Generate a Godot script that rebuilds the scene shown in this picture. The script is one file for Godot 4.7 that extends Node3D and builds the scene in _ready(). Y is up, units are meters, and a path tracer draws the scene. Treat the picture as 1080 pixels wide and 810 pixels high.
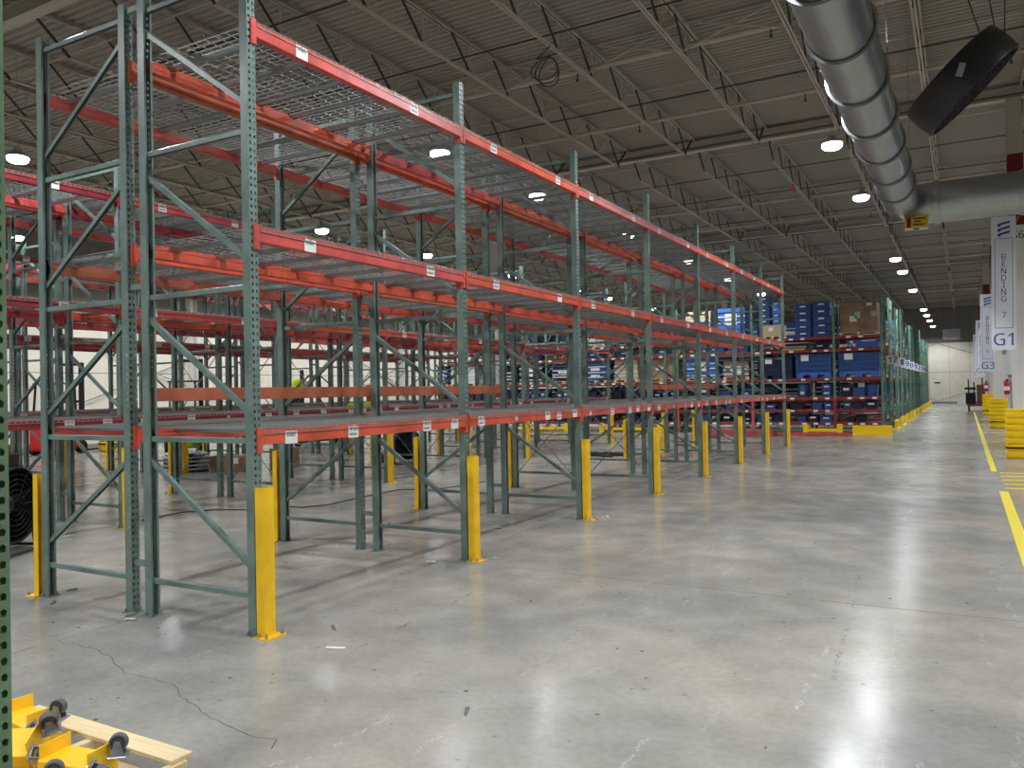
extends Node3D
# Warehouse hall with empty pallet racks along a wide aisle. Aisle runs along -Z, X to the right, Y up, metres.

const BAY := 2.782
const POST := 0.076
const DEPTH := 1.219
const RACK_H := 4.878
const LEVELS := [1.465, 2.93, 4.415]
const GIRDERS := [6.0, -7.6, -21.2, -34.8, -48.4, -62.0, -75.6]
const LAMP_Y := 6.4
const STRAPS := [Vector3(-9.95, 1.477, -11.6), Vector3(-10.6, 1.477, -12.85)]
const EYE := Vector3(0, 1.71, 0)

var mat := {}
var mesh := {}
var rng := RandomNumberGenerator.new()
var taken := {}
const ORD := ["first", "second", "third", "fourth", "fifth", "sixth", "seventh", "eighth", "ninth", "tenth", "eleventh", "twelfth", "thirteenth", "fourteenth", "fifteenth", "sixteenth", "seventeenth", "eighteenth", "nineteenth", "twentieth"]
const ROW_WORDS := ["seventeen", "eighteen", "nineteen", "twenty", "twenty one", "twenty two", "twenty three", "twenty four", "twenty five", "twenty six", "twenty seven", "twenty eight", "twenty nine"]

func nth(i: int) -> String:
	return ORD[i] if i < ORD.size() else "%s past the twentieth" % ORD[i - ORD.size()]

func _ready():
	rng.seed = 1717
	# ---------- camera ----------
	var cam := Camera3D.new()
	cam.name = "camera"
	cam.position = EYE
	cam.basis = Basis.from_euler(Vector3(0.0091, 0.5144, -0.0189), EULER_ORDER_YXZ)
	cam.fov = rad_to_deg(2.0 * atan(405.0 / 843.96))
	cam.near = 0.05
	cam.far = 300.0
	add_child(cam)
	cam.current = true
	# ---------- world, exposure ----------
	var env := Environment.new()
	env.background_mode = Environment.BG_COLOR
	env.background_color = Color(0.02, 0.02, 0.022)
	env.tonemap_mode = Environment.TONE_MAPPER_LINEAR
	env.tonemap_exposure = 1.0
	env.sdfgi_enabled = true
	env.ssao_enabled = true
	env.ssil_enabled = true
	var we := WorldEnvironment.new()
	we.name = "world"
	we.environment = env
	add_child(we)
	# ---------- materials ----------
	materials()
	base_meshes()
	# ---------- lamps ----------
	lamps()
	# ---------- setting ----------
	floor_slabs()
	walls()
	roof()
	columns()
	# ---------- racks ----------
	racks()
	far_racks()
	near_post()
	# ---------- overhead ----------
	air_duct()
	ceiling_fan()
	banners()
	roof_bits()
	# ---------- floor things ----------
	tape()
	machines()
	left_side()
	floor_bits()
	caster_pallet()

# ======================================================================= tools
func smooth_mat(called: String, c: Color, rough := 0.5, metal := 0.0) -> StandardMaterial3D:
	var m := StandardMaterial3D.new()
	m.albedo_color = c
	m.roughness = rough
	m.metallic = metal
	mat[called] = m
	return m

func noise_image(seed_: int, freq: float, size: int, oct := 4) -> Image:
	var n := FastNoiseLite.new()
	n.noise_type = FastNoiseLite.TYPE_SIMPLEX_SMOOTH
	n.seed = seed_
	n.frequency = freq
	n.fractal_octaves = oct
	return n.get_seamless_image(size, size)

func worn_texture(seed_: int, low: float) -> ImageTexture:
	# paint with slight blotches: a grey image that multiplies the colour
	var img := noise_image(seed_, 0.012, 256, 5)
	var dat := img.get_data()
	var out := PackedByteArray()
	out.resize(256 * 256 * 3)
	for i in 256 * 256:
		var v := clampf(low + (1.0 - low) * (dat[i] / 255.0) * 1.25, 0.0, 1.0)
		for k in 3:
			out[i * 3 + k] = int(v * 255.0)
	return ImageTexture.create_from_image(Image.create_from_data(256, 256, false, Image.FORMAT_RGB8, out))

func tri(m: StandardMaterial3D, tex: Texture2D, scale_: float):
	m.albedo_texture = tex
	m.uv1_triplanar = true
	m.uv1_world_triplanar = true
	m.uv1_scale = Vector3.ONE * scale_

func new_st() -> SurfaceTool:
	var st := SurfaceTool.new()
	st.begin(Mesh.PRIMITIVE_TRIANGLES)
	return st

func face(st: SurfaceTool, pts: Array, n: Vector3, ns: Array = []):
	# a flat convex polygon, front faces clockwise about n
	var order := []
	for i in pts.size():
		order.append(i)
	if (pts[2] - pts[0]).cross(pts[1] - pts[0]).dot(n) < 0.0:
		order.reverse()
	for i in range(1, pts.size() - 1):
		for j in [order[0], order[i], order[i + 1]]:
			st.set_normal(ns[j] if ns.size() else n)
			st.add_vertex(pts[j])

func block(st: SurfaceTool, a: Vector3, b: Vector3, t := Transform3D.IDENTITY):
	# box between two corners
	var lo := Vector3(minf(a.x, b.x), minf(a.y, b.y), minf(a.z, b.z))
	var hi := Vector3(maxf(a.x, b.x), maxf(a.y, b.y), maxf(a.z, b.z))
	var v := []
	for i in 8:
		v.append(t * Vector3(hi.x if i & 1 else lo.x, hi.y if i & 2 else lo.y, hi.z if i & 4 else lo.z))
	var q := [[1, 3, 7, 5], [0, 4, 6, 2], [2, 6, 7, 3], [0, 1, 5, 4], [4, 5, 7, 6], [0, 2, 3, 1]]
	var nn := [t.basis.x, -t.basis.x, t.basis.y, -t.basis.y, t.basis.z, -t.basis.z]
	for k in 6:
		face(st, [v[q[k][0]], v[q[k][1]], v[q[k][2]], v[q[k][3]]], nn[k].normalized())

func bevel(st: SurfaceTool, a: Vector3, b: Vector3, r: float, t := Transform3D.IDENTITY):
	# box with chamfered edges
	var c := (a + b) * 0.5
	var h := (b - a).abs() * 0.5
	r = minf(r, minf(h.x, minf(h.y, h.z)) * 0.9)
	var tri_pts := {}
	for sx in [-1, 1]:
		for sy in [-1, 1]:
			for sz in [-1, 1]:
				var s := Vector3(sx, sy, sz)
				var p := []
				for ax in 3:
					var e := h - Vector3(r, r, r)
					e[ax] = h[ax]
					p.append(t * (c + e * s))
				tri_pts[Vector3i(sx, sy, sz)] = p
				face(st, p, (t.basis * s).normalized())
	for ax in 3:
		var u := (ax + 1) % 3
		var w := (ax + 2) % 3
		for s in [-1, 1]:
			var loop := []
			for k in [[-1, -1], [1, -1], [1, 1], [-1, 1]]:
				var key := Vector3i()
				key[ax] = s
				key[u] = k[0]
				key[w] = k[1]
				loop.append(tri_pts[key][ax])
			var n := Vector3()
			n[ax] = s
			face(st, loop, (t.basis * n).normalized())
		for su in [-1, 1]:
			for sw in [-1, 1]:
				var k0 := Vector3i()
				k0[ax] = -1
				k0[u] = su
				k0[w] = sw
				var k1 := k0
				k1[ax] = 1
				var n2 := Vector3()
				n2[u] = su
				n2[w] = sw
				face(st, [tri_pts[k0][u], tri_pts[k1][u], tri_pts[k1][w], tri_pts[k0][w]], (t.basis * n2).normalized())

func rod(st: SurfaceTool, a: Vector3, b: Vector3, r: float, seg := 8, r2 := -1.0):
	if r2 < 0.0:
		r2 = r
	var d := (b - a).normalized()
	var u := d.cross(Vector3.UP if absf(d.y) < 0.9 else Vector3.RIGHT).normalized()
	var v := d.cross(u)
	var ra := []
	var rb := []
	var nn := []
	for i in seg:
		var w := TAU * i / seg
		var n := u * cos(w) + v * sin(w)
		nn.append(n)
		ra.append(a + n * r)
		rb.append(b + n * r2)
	for i in seg:
		var j := (i + 1) % seg
		face(st, [ra[i], ra[j], rb[j], rb[i]], nn[i] + nn[j], [nn[i], nn[j], nn[j], nn[i]])
	face(st, ra, -d)
	face(st, rb, d)

func bar(st: SurfaceTool, a: Vector3, b: Vector3, w: float, h: float):
	# rectangular bar from a to b, w across, h tall
	var d := (b - a)
	var l := d.length()
	d /= l
	var u := d.cross(Vector3.UP if absf(d.y) < 0.95 else Vector3.RIGHT).normalized()
	var v := u.cross(d).normalized()
	block(st, Vector3(-w / 2, -h / 2, 0), Vector3(w / 2, h / 2, l), Transform3D(Basis(u, v, d), a))

func tube(st: SurfaceTool, pts: Array, r: float, seg := 6):
	for i in pts.size() - 1:
		rod(st, pts[i], pts[i + 1], r, seg)

func lathe(st: SurfaceTool, prof: Array, seg := 32, t := Transform3D.IDENTITY):
	# prof: Vector2(radius, height) turned about y; sharp where the profile bends by more than 40 degrees
	for k in prof.size() - 1:
		var p: Vector2 = prof[k]
		var q: Vector2 = prof[k + 1]
		if p.is_equal_approx(q):
			continue
		var d := (q - p).normalized()
		var n0 := Vector2(d.y, -d.x)
		var na := n0
		var nb := n0
		if k > 0 and not prof[k - 1].is_equal_approx(p):
			var e: Vector2 = (p - prof[k - 1]).normalized()
			if e.dot(d) > 0.76:
				na = (Vector2(e.y, -e.x) + n0).normalized()
		if k < prof.size() - 2 and not prof[k + 2].is_equal_approx(q):
			var e2: Vector2 = (prof[k + 2] - q).normalized()
			if e2.dot(d) > 0.76:
				nb = (Vector2(e2.y, -e2.x) + n0).normalized()
		for i in seg:
			var a0 := TAU * i / seg
			var a1 := TAU * (i + 1) / seg
			var c0 := Vector3(cos(a0), 0, sin(a0))
			var c1 := Vector3(cos(a1), 0, sin(a1))
			var y := Vector3.UP
			var v := [t * (c0 * p.x + y * p.y), t * (c1 * p.x + y * p.y), t * (c1 * q.x + y * q.y), t * (c0 * q.x + y * q.y)]
			var b := t.basis
			var ns := [b * (c0 * na.x + y * na.y), b * (c1 * na.x + y * na.y), b * (c1 * nb.x + y * nb.y), b * (c0 * nb.x + y * nb.y)]
			for m in 4:
				ns[m] = ns[m].normalized()
			var nm: Vector3 = ns[0] + ns[1] + ns[2] + ns[3]
			if p.x < 1e-5:
				face(st, [v[0], v[2], v[3]], nm, [ns[0], ns[2], ns[3]])
			elif q.x < 1e-5:
				face(st, [v[0], v[1], v[2]], nm, [ns[0], ns[1], ns[2]])
			else:
				face(st, v, nm, ns)

func extrude(st: SurfaceTool, prof: Array, a: float, b: float, axis: int):
	# closed polygon prof, swept along axis (0: profile is z,y; 2: profile is x,y)
	var area := 0.0
	for i in prof.size():
		var p: Vector2 = prof[i]
		var q: Vector2 = prof[(i + 1) % prof.size()]
		area += p.x * q.y - q.x * p.y
	var s := signf(area)
	var P := func(v: Vector2, w: float) -> Vector3:
		return Vector3(v.x, v.y, w) if axis == 2 else Vector3(w, v.y, v.x)
	for i in prof.size():
		var p: Vector2 = prof[i]
		var q: Vector2 = prof[(i + 1) % prof.size()]
		var n := Vector2(q.y - p.y, p.x - q.x).normalized() * s
		face(st, [P.call(p, a), P.call(q, a), P.call(q, b), P.call(p, b)], P.call(n, 0.0))
	var poly := PackedVector2Array(prof)
	var idx := Geometry2D.triangulate_polygon(poly)
	for k in range(0, idx.size(), 3):
		for w in [[a, -1.0], [b, 1.0]]:
			var nn := Vector3(0, 0, w[1]) if axis == 2 else Vector3(w[1], 0, 0)
			face(st, [P.call(prof[idx[k]], w[0]), P.call(prof[idx[k + 1]], w[0]), P.call(prof[idx[k + 2]], w[0])], nn)

func numbered(n: String) -> String:
	var k: int = taken.get(n, 0)
	taken[n] = k + 1
	return n if k == 0 else "%s_%03d" % [n, k]

func part(called: String, what, m, parent: Node, at := Vector3.ZERO, b := Basis.IDENTITY) -> MeshInstance3D:
	var o := MeshInstance3D.new()
	o.name = called
	o.mesh = what.commit() if what is SurfaceTool else what
	if m != null:
		o.material_override = mat[m] if m is String else m
	o.transform = Transform3D(b, at)
	parent.add_child(o, true)
	return o

func node(called: String, parent: Node, at := Vector3.ZERO, b := Basis.IDENTITY) -> Node3D:
	var o := Node3D.new()
	o.name = called
	o.transform = Transform3D(b, at)
	parent.add_child(o, true)
	return o

func thing(called: String, label: String, category: String, group := "", at := Vector3.ZERO, b := Basis.IDENTITY) -> Node3D:
	var o := Node3D.new()
	o.name = numbered(called)
	o.transform = Transform3D(b, at)
	tag(o, label, category, group)
	add_child(o)
	return o

func tag(o: Node, label: String, category: String, group := ""):
	o.set_meta("label", label)
	o.set_meta("category", category)
	if group != "":
		o.set_meta("group", group)

func structure(called: String) -> Node3D:
	var o := Node3D.new()
	o.name = called
	o.set_meta("kind", "structure")
	add_child(o)
	return o

func copy_thing(o: Node3D, at: Vector3, b := Basis.IDENTITY, label := "", group := "") -> Node3D:
	var c: Node3D = o.duplicate()
	c.name = numbered(o.name)
	c.transform = Transform3D(b, at)
	if label != "":
		c.set_meta("label", label)
	if group != "":
		c.set_meta("group", group)
	add_child(c)
	return c

func yaw(deg: float) -> Basis:
	return Basis(Vector3.UP, deg_to_rad(deg))

func glyphs(text: String, height: float, deep: float, bold := 0.0) -> TextMesh:
	var key := "txt_%s_%.3f" % [text, height]
	if mesh.has(key):
		return mesh[key]
	var f := SystemFont.new()
	f.font_names = PackedStringArray(["Droid Sans"])
	f.font_weight = 700 if bold > 0.0 else 400
	var t := TextMesh.new()
	t.text = text
	t.font = f
	t.font_size = 64
	t.pixel_size = height / 46.0
	t.depth = deep
	mesh[key] = t
	return t

# ======================================================================= materials
func materials():
	var worn := worn_texture(5, 0.80)
	var worn2 := worn_texture(9, 0.90)
	for p in [["post_green", Color(0.455, 0.535, 0.51), 0.36], ["post_near", Color(0.44, 0.555, 0.42), 0.45], ["far_green", Color(0.41, 0.545, 0.465), 0.45],
			["orange", Color(0.86, 0.365, 0.265), 0.42], ["red", Color(0.82, 0.345, 0.32), 0.38], ["crimson", Color(0.58, 0.19, 0.21), 0.42],
			["old_orange", Color(0.72, 0.40, 0.29), 0.5], ["guard_yellow", Color(1.0, 0.80, 0.12), 0.42], ["dolly_yellow", Color(1.0, 0.80, 0.14), 0.45]]:
		var m := smooth_mat(p[0], p[1], p[2])
		tri(m, worn2 if p[0].contains("yellow") else worn, 0.9)
	smooth_mat("galvanised", Color(0.60, 0.62, 0.63), 0.38, 0.75)
	smooth_mat("wire", Color(0.60, 0.61, 0.60), 0.42, 0.35)
	smooth_mat("duct_metal", Color(0.66, 0.68, 0.69), 0.30, 0.85)
	smooth_mat("steel", Color(0.70, 0.71, 0.72), 0.3, 0.85)
	smooth_mat("roof_white", Color(0.64, 0.615, 0.57), 0.75)
	smooth_mat("joist_paint", Color(0.73, 0.70, 0.645), 0.65)
	smooth_mat("web_paint", Color(0.24, 0.22, 0.20), 0.7)
	smooth_mat("pipe_dark", Color(0.26, 0.24, 0.22), 0.6)
	var wl := smooth_mat("wall_cream", Color(0.97, 0.945, 0.88), 0.7)
	tri(wl, worn_texture(21, 0.95), 0.22)
	smooth_mat("wall_grey", Color(0.52, 0.50, 0.47), 0.7)
	smooth_mat("column_white", Color(0.86, 0.855, 0.83), 0.5)
	smooth_mat("column_red", Color(0.42, 0.07, 0.09), 0.55)
	smooth_mat("white_paint", Color(0.86, 0.87, 0.87), 0.4)
	smooth_mat("grey_paint", Color(0.55, 0.57, 0.58), 0.5)
	smooth_mat("dark_grey", Color(0.16, 0.165, 0.17), 0.5)
	smooth_mat("black", Color(0.045, 0.045, 0.05), 0.5)
	smooth_mat("drum_black", Color(0.12, 0.125, 0.13), 0.42)
	smooth_mat("rubber", Color(0.09, 0.09, 0.095), 0.6)
	smooth_mat("tyre_grey", Color(0.36, 0.37, 0.39), 0.55)
	smooth_mat("navy", Color(0.13, 0.16, 0.40), 0.45)
	smooth_mat("tote_blue", Color(0.17, 0.31, 0.56), 0.4)
	smooth_mat("tote_light", Color(0.24, 0.45, 0.78), 0.4)
	smooth_mat("tote_dark", Color(0.07, 0.11, 0.26), 0.4)
	smooth_mat("tote_black", Color(0.06, 0.07, 0.10), 0.45)
	var cb := smooth_mat("cardboard", Color(0.62, 0.505, 0.385), 0.8)
	tri(cb, worn_texture(31, 0.82), 0.7)
	smooth_mat("cardboard_pale", Color(0.76, 0.675, 0.545), 0.8)
	smooth_mat("paper", Color(0.92, 0.92, 0.90), 0.6)
	smooth_mat("paper_green", Color(0.60, 0.78, 0.62), 0.6)
	var wr := smooth_mat("wrap", Color(0.80, 0.84, 0.88), 0.18)
	wr.clearcoat_enabled = true
	smooth_mat("lime", Color(0.62, 0.85, 0.10), 0.5)
	smooth_mat("hi_vis", Color(0.80, 0.95, 0.12), 0.7)
	smooth_mat("vest_orange", Color(0.95, 0.42, 0.10), 0.7)
	smooth_mat("skin", Color(0.72, 0.50, 0.40), 0.6)
	smooth_mat("hair", Color(0.10, 0.08, 0.07), 0.7)
	smooth_mat("cloth_dark", Color(0.12, 0.13, 0.17), 0.8)
	smooth_mat("extinguisher", Color(0.75, 0.06, 0.07), 0.3)
	smooth_mat("tape_yellow", Color(0.93, 0.85, 0.22), 0.5)
	smooth_mat("protector", Color(0.98, 0.82, 0.06), 0.4)
	smooth_mat("band_black", Color(0.06, 0.05, 0.05), 0.5)
	smooth_mat("banner", Color(0.90, 0.92, 0.96), 0.45)
	smooth_mat("banner_blue", Color(0.20, 0.28, 0.62), 0.5)
	smooth_mat("banner_line", Color(0.40, 0.42, 0.60), 0.5)
	smooth_mat("sign_grey", Color(0.66, 0.67, 0.67), 0.5)
	smooth_mat("sign_yellow", Color(0.86, 0.72, 0.12), 0.5)
	smooth_mat("sign_maroon", Color(0.40, 0.06, 0.12), 0.5)
	smooth_mat("ribbon_pink", Color(0.95, 0.35, 0.45), 0.6)
	smooth_mat("joint", Color(0.10, 0.10, 0.10), 0.8)
	smooth_mat("glass_dark", Color(0.05, 0.06, 0.07), 0.08)
	var wood := smooth_mat("pine", Color(0.95, 0.87, 0.71), 0.65)
	wood.albedo_texture = wood_texture()
	wood.uv1_triplanar = true
	wood.uv1_scale = Vector3(1.0, 6.0, 6.0)
	var l := smooth_mat("lamp_lens", Color(1, 1, 1), 0.4)
	l.emission_enabled = true
	l.emission = Color(0.96, 0.98, 1.0)
	l.emission_energy_multiplier = 12.0
	var s := smooth_mat("spark", Color(1, 0.9, 0.7), 0.4)
	s.emission_enabled = true
	s.emission = Color(1.0, 0.85, 0.6)
	s.emission_energy_multiplier = 4.0
	# concrete
	concrete()
	label_materials()

func wood_texture() -> ImageTexture:
	var n := noise_image(77, 0.02, 256, 4).get_data()
	var out := PackedByteArray()
	out.resize(256 * 256 * 3)
	for y in 256:
		for x in 256:
			var g := n[y * 256 + x / 8] / 255.0
			var v := 0.90 + 0.1 * (0.5 + 0.5 * sin(y * 0.35 + g * 14.0)) * (0.6 + 0.4 * g)
			var i := (y * 256 + x) * 3
			out[i] = int(255 * minf(1.0, v))
			out[i + 1] = int(255 * minf(1.0, v * 0.985))
			out[i + 2] = int(255 * minf(1.0, v * 0.95))
	return ImageTexture.create_from_image(Image.create_from_data(256, 256, false, Image.FORMAT_RGB8, out))

func concrete():
	# 16 m square of power-trowelled concrete: cloudy tone, pale scrapes along the aisle, small dark specks
	var size := 2048
	var a := noise_image(11, 0.0032, size, 5).get_data()
	var b := noise_image(12, 0.014, size, 5).get_data()
	var c := noise_image(13, 0.12, size, 3).get_data()
	var img := Image.create_empty(size, size, false, Image.FORMAT_RGB8)
	var col := PackedByteArray()
	var rou := PackedByteArray()
	col.resize(size * size * 3)
	rou.resize(size * size)
	for i in size * size:
		var v := 150.0 + (a[i] - 128) * 0.11 + (b[i] - 128) * 0.08 + (c[i] - 128) * 0.05
		var w := (a[i] - 128) * 0.035
		col[i * 3] = int(clampf(v + 3.0 + w, 0, 255))
		col[i * 3 + 1] = int(clampf(v + 0.5, 0, 255))
		col[i * 3 + 2] = int(clampf(v - 7.0 - w, 0, 255))
		rou[i] = int(clampf(54.0 + (b[i] - 128) * 0.10 + (a[i] - 128) * 0.06, 38, 64))
	img = Image.create_from_data(size, size, false, Image.FORMAT_RGB8, col)
	var ri := Image.create_from_data(size, size, false, Image.FORMAT_R8, rou)
	var r := RandomNumberGenerator.new()
	r.seed = 4
	for k in 120: # scrapes, broken into dashes
		var x := r.randi_range(0, size - 1)
		var y := r.randi_range(0, size - 1)
		var n := r.randi_range(6, 60)
		var tone := r.randf_range(0.12, 0.42) * (1.0 if r.randf() < 0.75 else -1.0)
		var fx := float(x)
		var slope := r.randf_range(-0.08, 0.08)
		for j in n:
			if r.randf() < 0.45:
				var len_ := r.randi_range(4, 14)
				for t in len_:
					var px := posmod(int(fx + slope * t) + r.randi_range(0, 3), size)
					var py := posmod(y + j * 12 + t, size)
					var q := img.get_pixel(px, py)
					img.set_pixel(px, py, q.lightened(tone) if tone > 0 else q.darkened(-tone))
			fx += slope * 12.0
	for k in 1400: # specks
		var x := r.randi_range(2, size - 3)
		var y := r.randi_range(2, size - 3)
		var dark := r.randf_range(0.15, 0.5)
		for dx in range(-1, r.randi_range(0, 2)):
			for dy in range(-1, r.randi_range(0, 2)):
				img.set_pixel(x + dx, y + dy, img.get_pixel(x, y).darkened(dark))
	var m := smooth_mat("concrete", Color(1, 1, 1), 1.0)
	tri(m, ImageTexture.create_from_image(img), 1.0 / 16.0)
	m.roughness_texture = ImageTexture.create_from_image(ri)
	m.roughness_texture_channel = BaseMaterial3D.TEXTURE_CHANNEL_RED
	m.metallic_specular = 0.32

func label_materials():
	# printed location labels: white paper with a bar code and a line of small print
	var r := RandomNumberGenerator.new()
	r.seed = 8
	for k in 4:
		var img := Image.create_empty(96, 96, false, Image.FORMAT_RGB8)
		img.fill(Color(0.90, 0.90, 0.89))
		var x := 10
		while x < 84:
			var w := r.randi_range(1, 4)
			img.fill_rect(Rect2i(x, 8, w, 34), Color(0.12, 0.12, 0.13))
			x += w + r.randi_range(2, 5)
		if k != 2:
			x = 10
			while x < 80:
				var w2 := r.randi_range(5, 9)
				img.fill_rect(Rect2i(x, 56, w2, 22), Color(0.25, 0.25, 0.28) if k != 1 else Color(0.2, 0.25, 0.5))
				img.fill_rect(Rect2i(x + 2, 61, maxi(1, w2 - 4), 5), Color(0.85, 0.85, 0.85))
				x += w2 + 3
		var m := smooth_mat("label_%d" % k, Color(1, 1, 1), 0.5)
		m.albedo_texture = ImageTexture.create_from_image(img)

# ======================================================================= shared meshes
func base_meshes():
	mesh.post = punched_post(RACK_H)
	# brace channel, 1 m long along +x, open below
	var st := new_st()
	extrude(st, [Vector2(-0.017, -0.022), Vector2(-0.017, 0.014), Vector2(-0.012, 0.019), Vector2(0.012, 0.019), Vector2(0.017, 0.014), Vector2(0.017, -0.022), Vector2(0.014, -0.022), Vector2(0.014, 0.015), Vector2(-0.014, 0.015), Vector2(-0.014, -0.022)], 0.0, 1.0, 0)
	mesh.brace = st.commit()
	st = new_st()
	rod(st, Vector3.ZERO, Vector3(1, 0, 0), 0.008, 6)
	mesh.tie_rod = st.commit()
	st = new_st()
	block(st, Vector3(-0.09, 0, -0.10), Vector3(0.014, 0.008, 0.024))
	rod(st, Vector3(-0.02, 0, -0.088), Vector3(-0.02, 0.035, -0.088), 0.009, 6)
	rod(st, Vector3(-0.06, 0, 0.014), Vector3(-0.06, 0.035, 0.014), 0.009, 6)
	mesh.foot = st.commit()
	# step beam, front face at x = 0.012 facing +x, top at y = 0, along z from 0 to -2.706
	st = new_st()
	extrude(st, [Vector2(0.012, -0.004), Vector2(0.008, 0.0), Vector2(-0.016, 0.0), Vector2(-0.018, -0.002), Vector2(-0.018, -0.036), Vector2(-0.054, -0.036), Vector2(-0.058, -0.04), Vector2(-0.058, -0.104), Vector2(-0.054, -0.108), Vector2(0.008, -0.108), Vector2(0.012, -0.104)], 0.0, -(BAY - POST), 2)
	mesh.beam = st.commit()
	st = new_st() # end plate on the post face, rivets on it
	bevel(st, Vector3(0.0, -0.165, -0.003), Vector3(0.016, 0.022, 0.048), 0.003)
	block(st, Vector3(-0.055, -0.165, -0.006), Vector3(0.0, 0.022, -0.001))
	for y in [-0.14, -0.09, -0.04]:
		rod(st, Vector3(0.016, y, 0.03), Vector3(0.020, y, 0.03), 0.007, 6)
	mesh.end_plate = st.commit()
	# one wire deck: 1.33 m along z, from front beam back to the rear beam
	st = new_st()
	var wide := 1.335
	var nx := 22
	for i in nx:
		var z := -wide * i / (nx - 1.0)
		block(st, Vector3(0.018, 0.001, z - 0.0024), Vector3(-DEPTH - 0.018, 0.0062, z + 0.0024))
		block(st, Vector3(0.013, -0.032, z - 0.0024), Vector3(0.018, 0.0062, z + 0.0024))
		block(st, Vector3(-DEPTH - 0.018, -0.032, z - 0.0024), Vector3(-DEPTH - 0.013, 0.0062, z + 0.0024))
	for i in 12:
		var x := 0.006 - (DEPTH + 0.012) * i / 11.0
		block(st, Vector3(x - 0.002, 0.006, 0), Vector3(x + 0.002, 0.010, -wide))
	for x in [0.016, -DEPTH - 0.016]:
		block(st, Vector3(x - 0.003, -0.034, 0), Vector3(x + 0.003, -0.029, -wide))
	mesh.deck = st.commit()
	st = new_st() # support channel under the wires
	extrude(st, [Vector2(-0.03, -0.002), Vector2(-0.022, -0.002), Vector2(-0.016, -0.032), Vector2(0.016, -0.032), Vector2(0.022, -0.002), Vector2(0.03, -0.002), Vector2(0.03, -0.006), Vector2(0.024, -0.006), Vector2(0.018, -0.036), Vector2(-0.018, -0.036), Vector2(-0.024, -0.006), Vector2(-0.03, -0.006)], -0.02, -DEPTH + 0.02, 0)
	mesh.channel = st.commit()
	# post guard: folded steel channel standing in front of a post, facing +x
	st = new_st()
	extrude_y(st, [Vector2(-0.02, 0.012), Vector2(0.045, 0.012), Vector2(0.055, 0.002), Vector2(0.055, -0.092), Vector2(0.045, -0.102), Vector2(-0.02, -0.102), Vector2(-0.02, -0.096), Vector2(0.042, -0.096), Vector2(0.049, -0.089), Vector2(0.049, -0.001), Vector2(0.042, 0.006), Vector2(-0.02, 0.006)], 0.008, 1.06)
	mesh.guard = st.commit()
	st = new_st()
	block(st, Vector3(-0.022, 0, 0.05), Vector3(0.115, 0.009, -0.14))
	mesh.guard_plate = st.commit()
	st = new_st()
	rod(st, Vector3(0, 0.009, 0), Vector3(0, 0.018, 0), 0.014, 6)
	rod(st, Vector3(0, 0.018, 0), Vector3(0, 0.042, 0), 0.008, 6)
	mesh.bolt = st.commit()
	var q := QuadMesh.new()
	q.size = Vector2(0.125, 0.095)
	mesh.label = q
	q = QuadMesh.new()
	q.size = Vector2(0.055, 0.05)
	mesh.small_label = q

func extrude_y(st: SurfaceTool, prof: Array, a: float, b: float):
	# closed polygon of (x, z) swept upward
	var area := 0.0
	for i in prof.size():
		var p: Vector2 = prof[i]
		var q: Vector2 = prof[(i + 1) % prof.size()]
		area += p.x * q.y - q.x * p.y
	var s := signf(area)
	for i in prof.size():
		var p: Vector2 = prof[i]
		var q: Vector2 = prof[(i + 1) % prof.size()]
		var n := Vector2(q.y - p.y, p.x - q.x).normalized() * s
		face(st, [Vector3(p.x, a, p.y), Vector3(q.x, a, q.y), Vector3(q.x, b, q.y), Vector3(p.x, b, p.y)], Vector3(n.x, 0, n.y))
	var idx := Geometry2D.triangulate_polygon(PackedVector2Array(prof))
	for k in range(0, idx.size(), 3):
		for w in [[a, Vector3.DOWN], [b, Vector3.UP]]:
			var t := []
			for j in 3:
				var p: Vector2 = prof[idx[k + j]]
				t.append(Vector3(p.x, w[0], p.y))
			face(st, t, w[1])

func holed_cell(st: SurfaceTool, o: Vector3, u: Vector3, v: Vector3, w: float, h: float, hw: float, hh: float, n: Vector3):
	# rectangle w by h with a six-sided teardrop hole in the middle
	var c := o + u * w / 2 + v * h / 2
	var hole := [c + v * hh, c + u * hw + v * hh * 0.35, c + u * hw * 0.7 - v * hh, c - u * hw * 0.7 - v * hh, c - u * hw + v * hh * 0.35]
	var bl := o
	var br := o + u * w
	var tr := o + u * w + v * h
	var tl := o + v * h
	face(st, [tl, tr, hole[0]], n)
	face(st, [tr, br, hole[1]], n)
	face(st, [tr, hole[1], hole[0]], n)
	face(st, [br, hole[2], hole[1]], n)
	face(st, [br, bl, hole[3]], n)
	face(st, [br, hole[3], hole[2]], n)
	face(st, [bl, tl, hole[4]], n)
	face(st, [bl, hole[4], hole[3]], n)
	face(st, [tl, hole[0], hole[4]], n)

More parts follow.
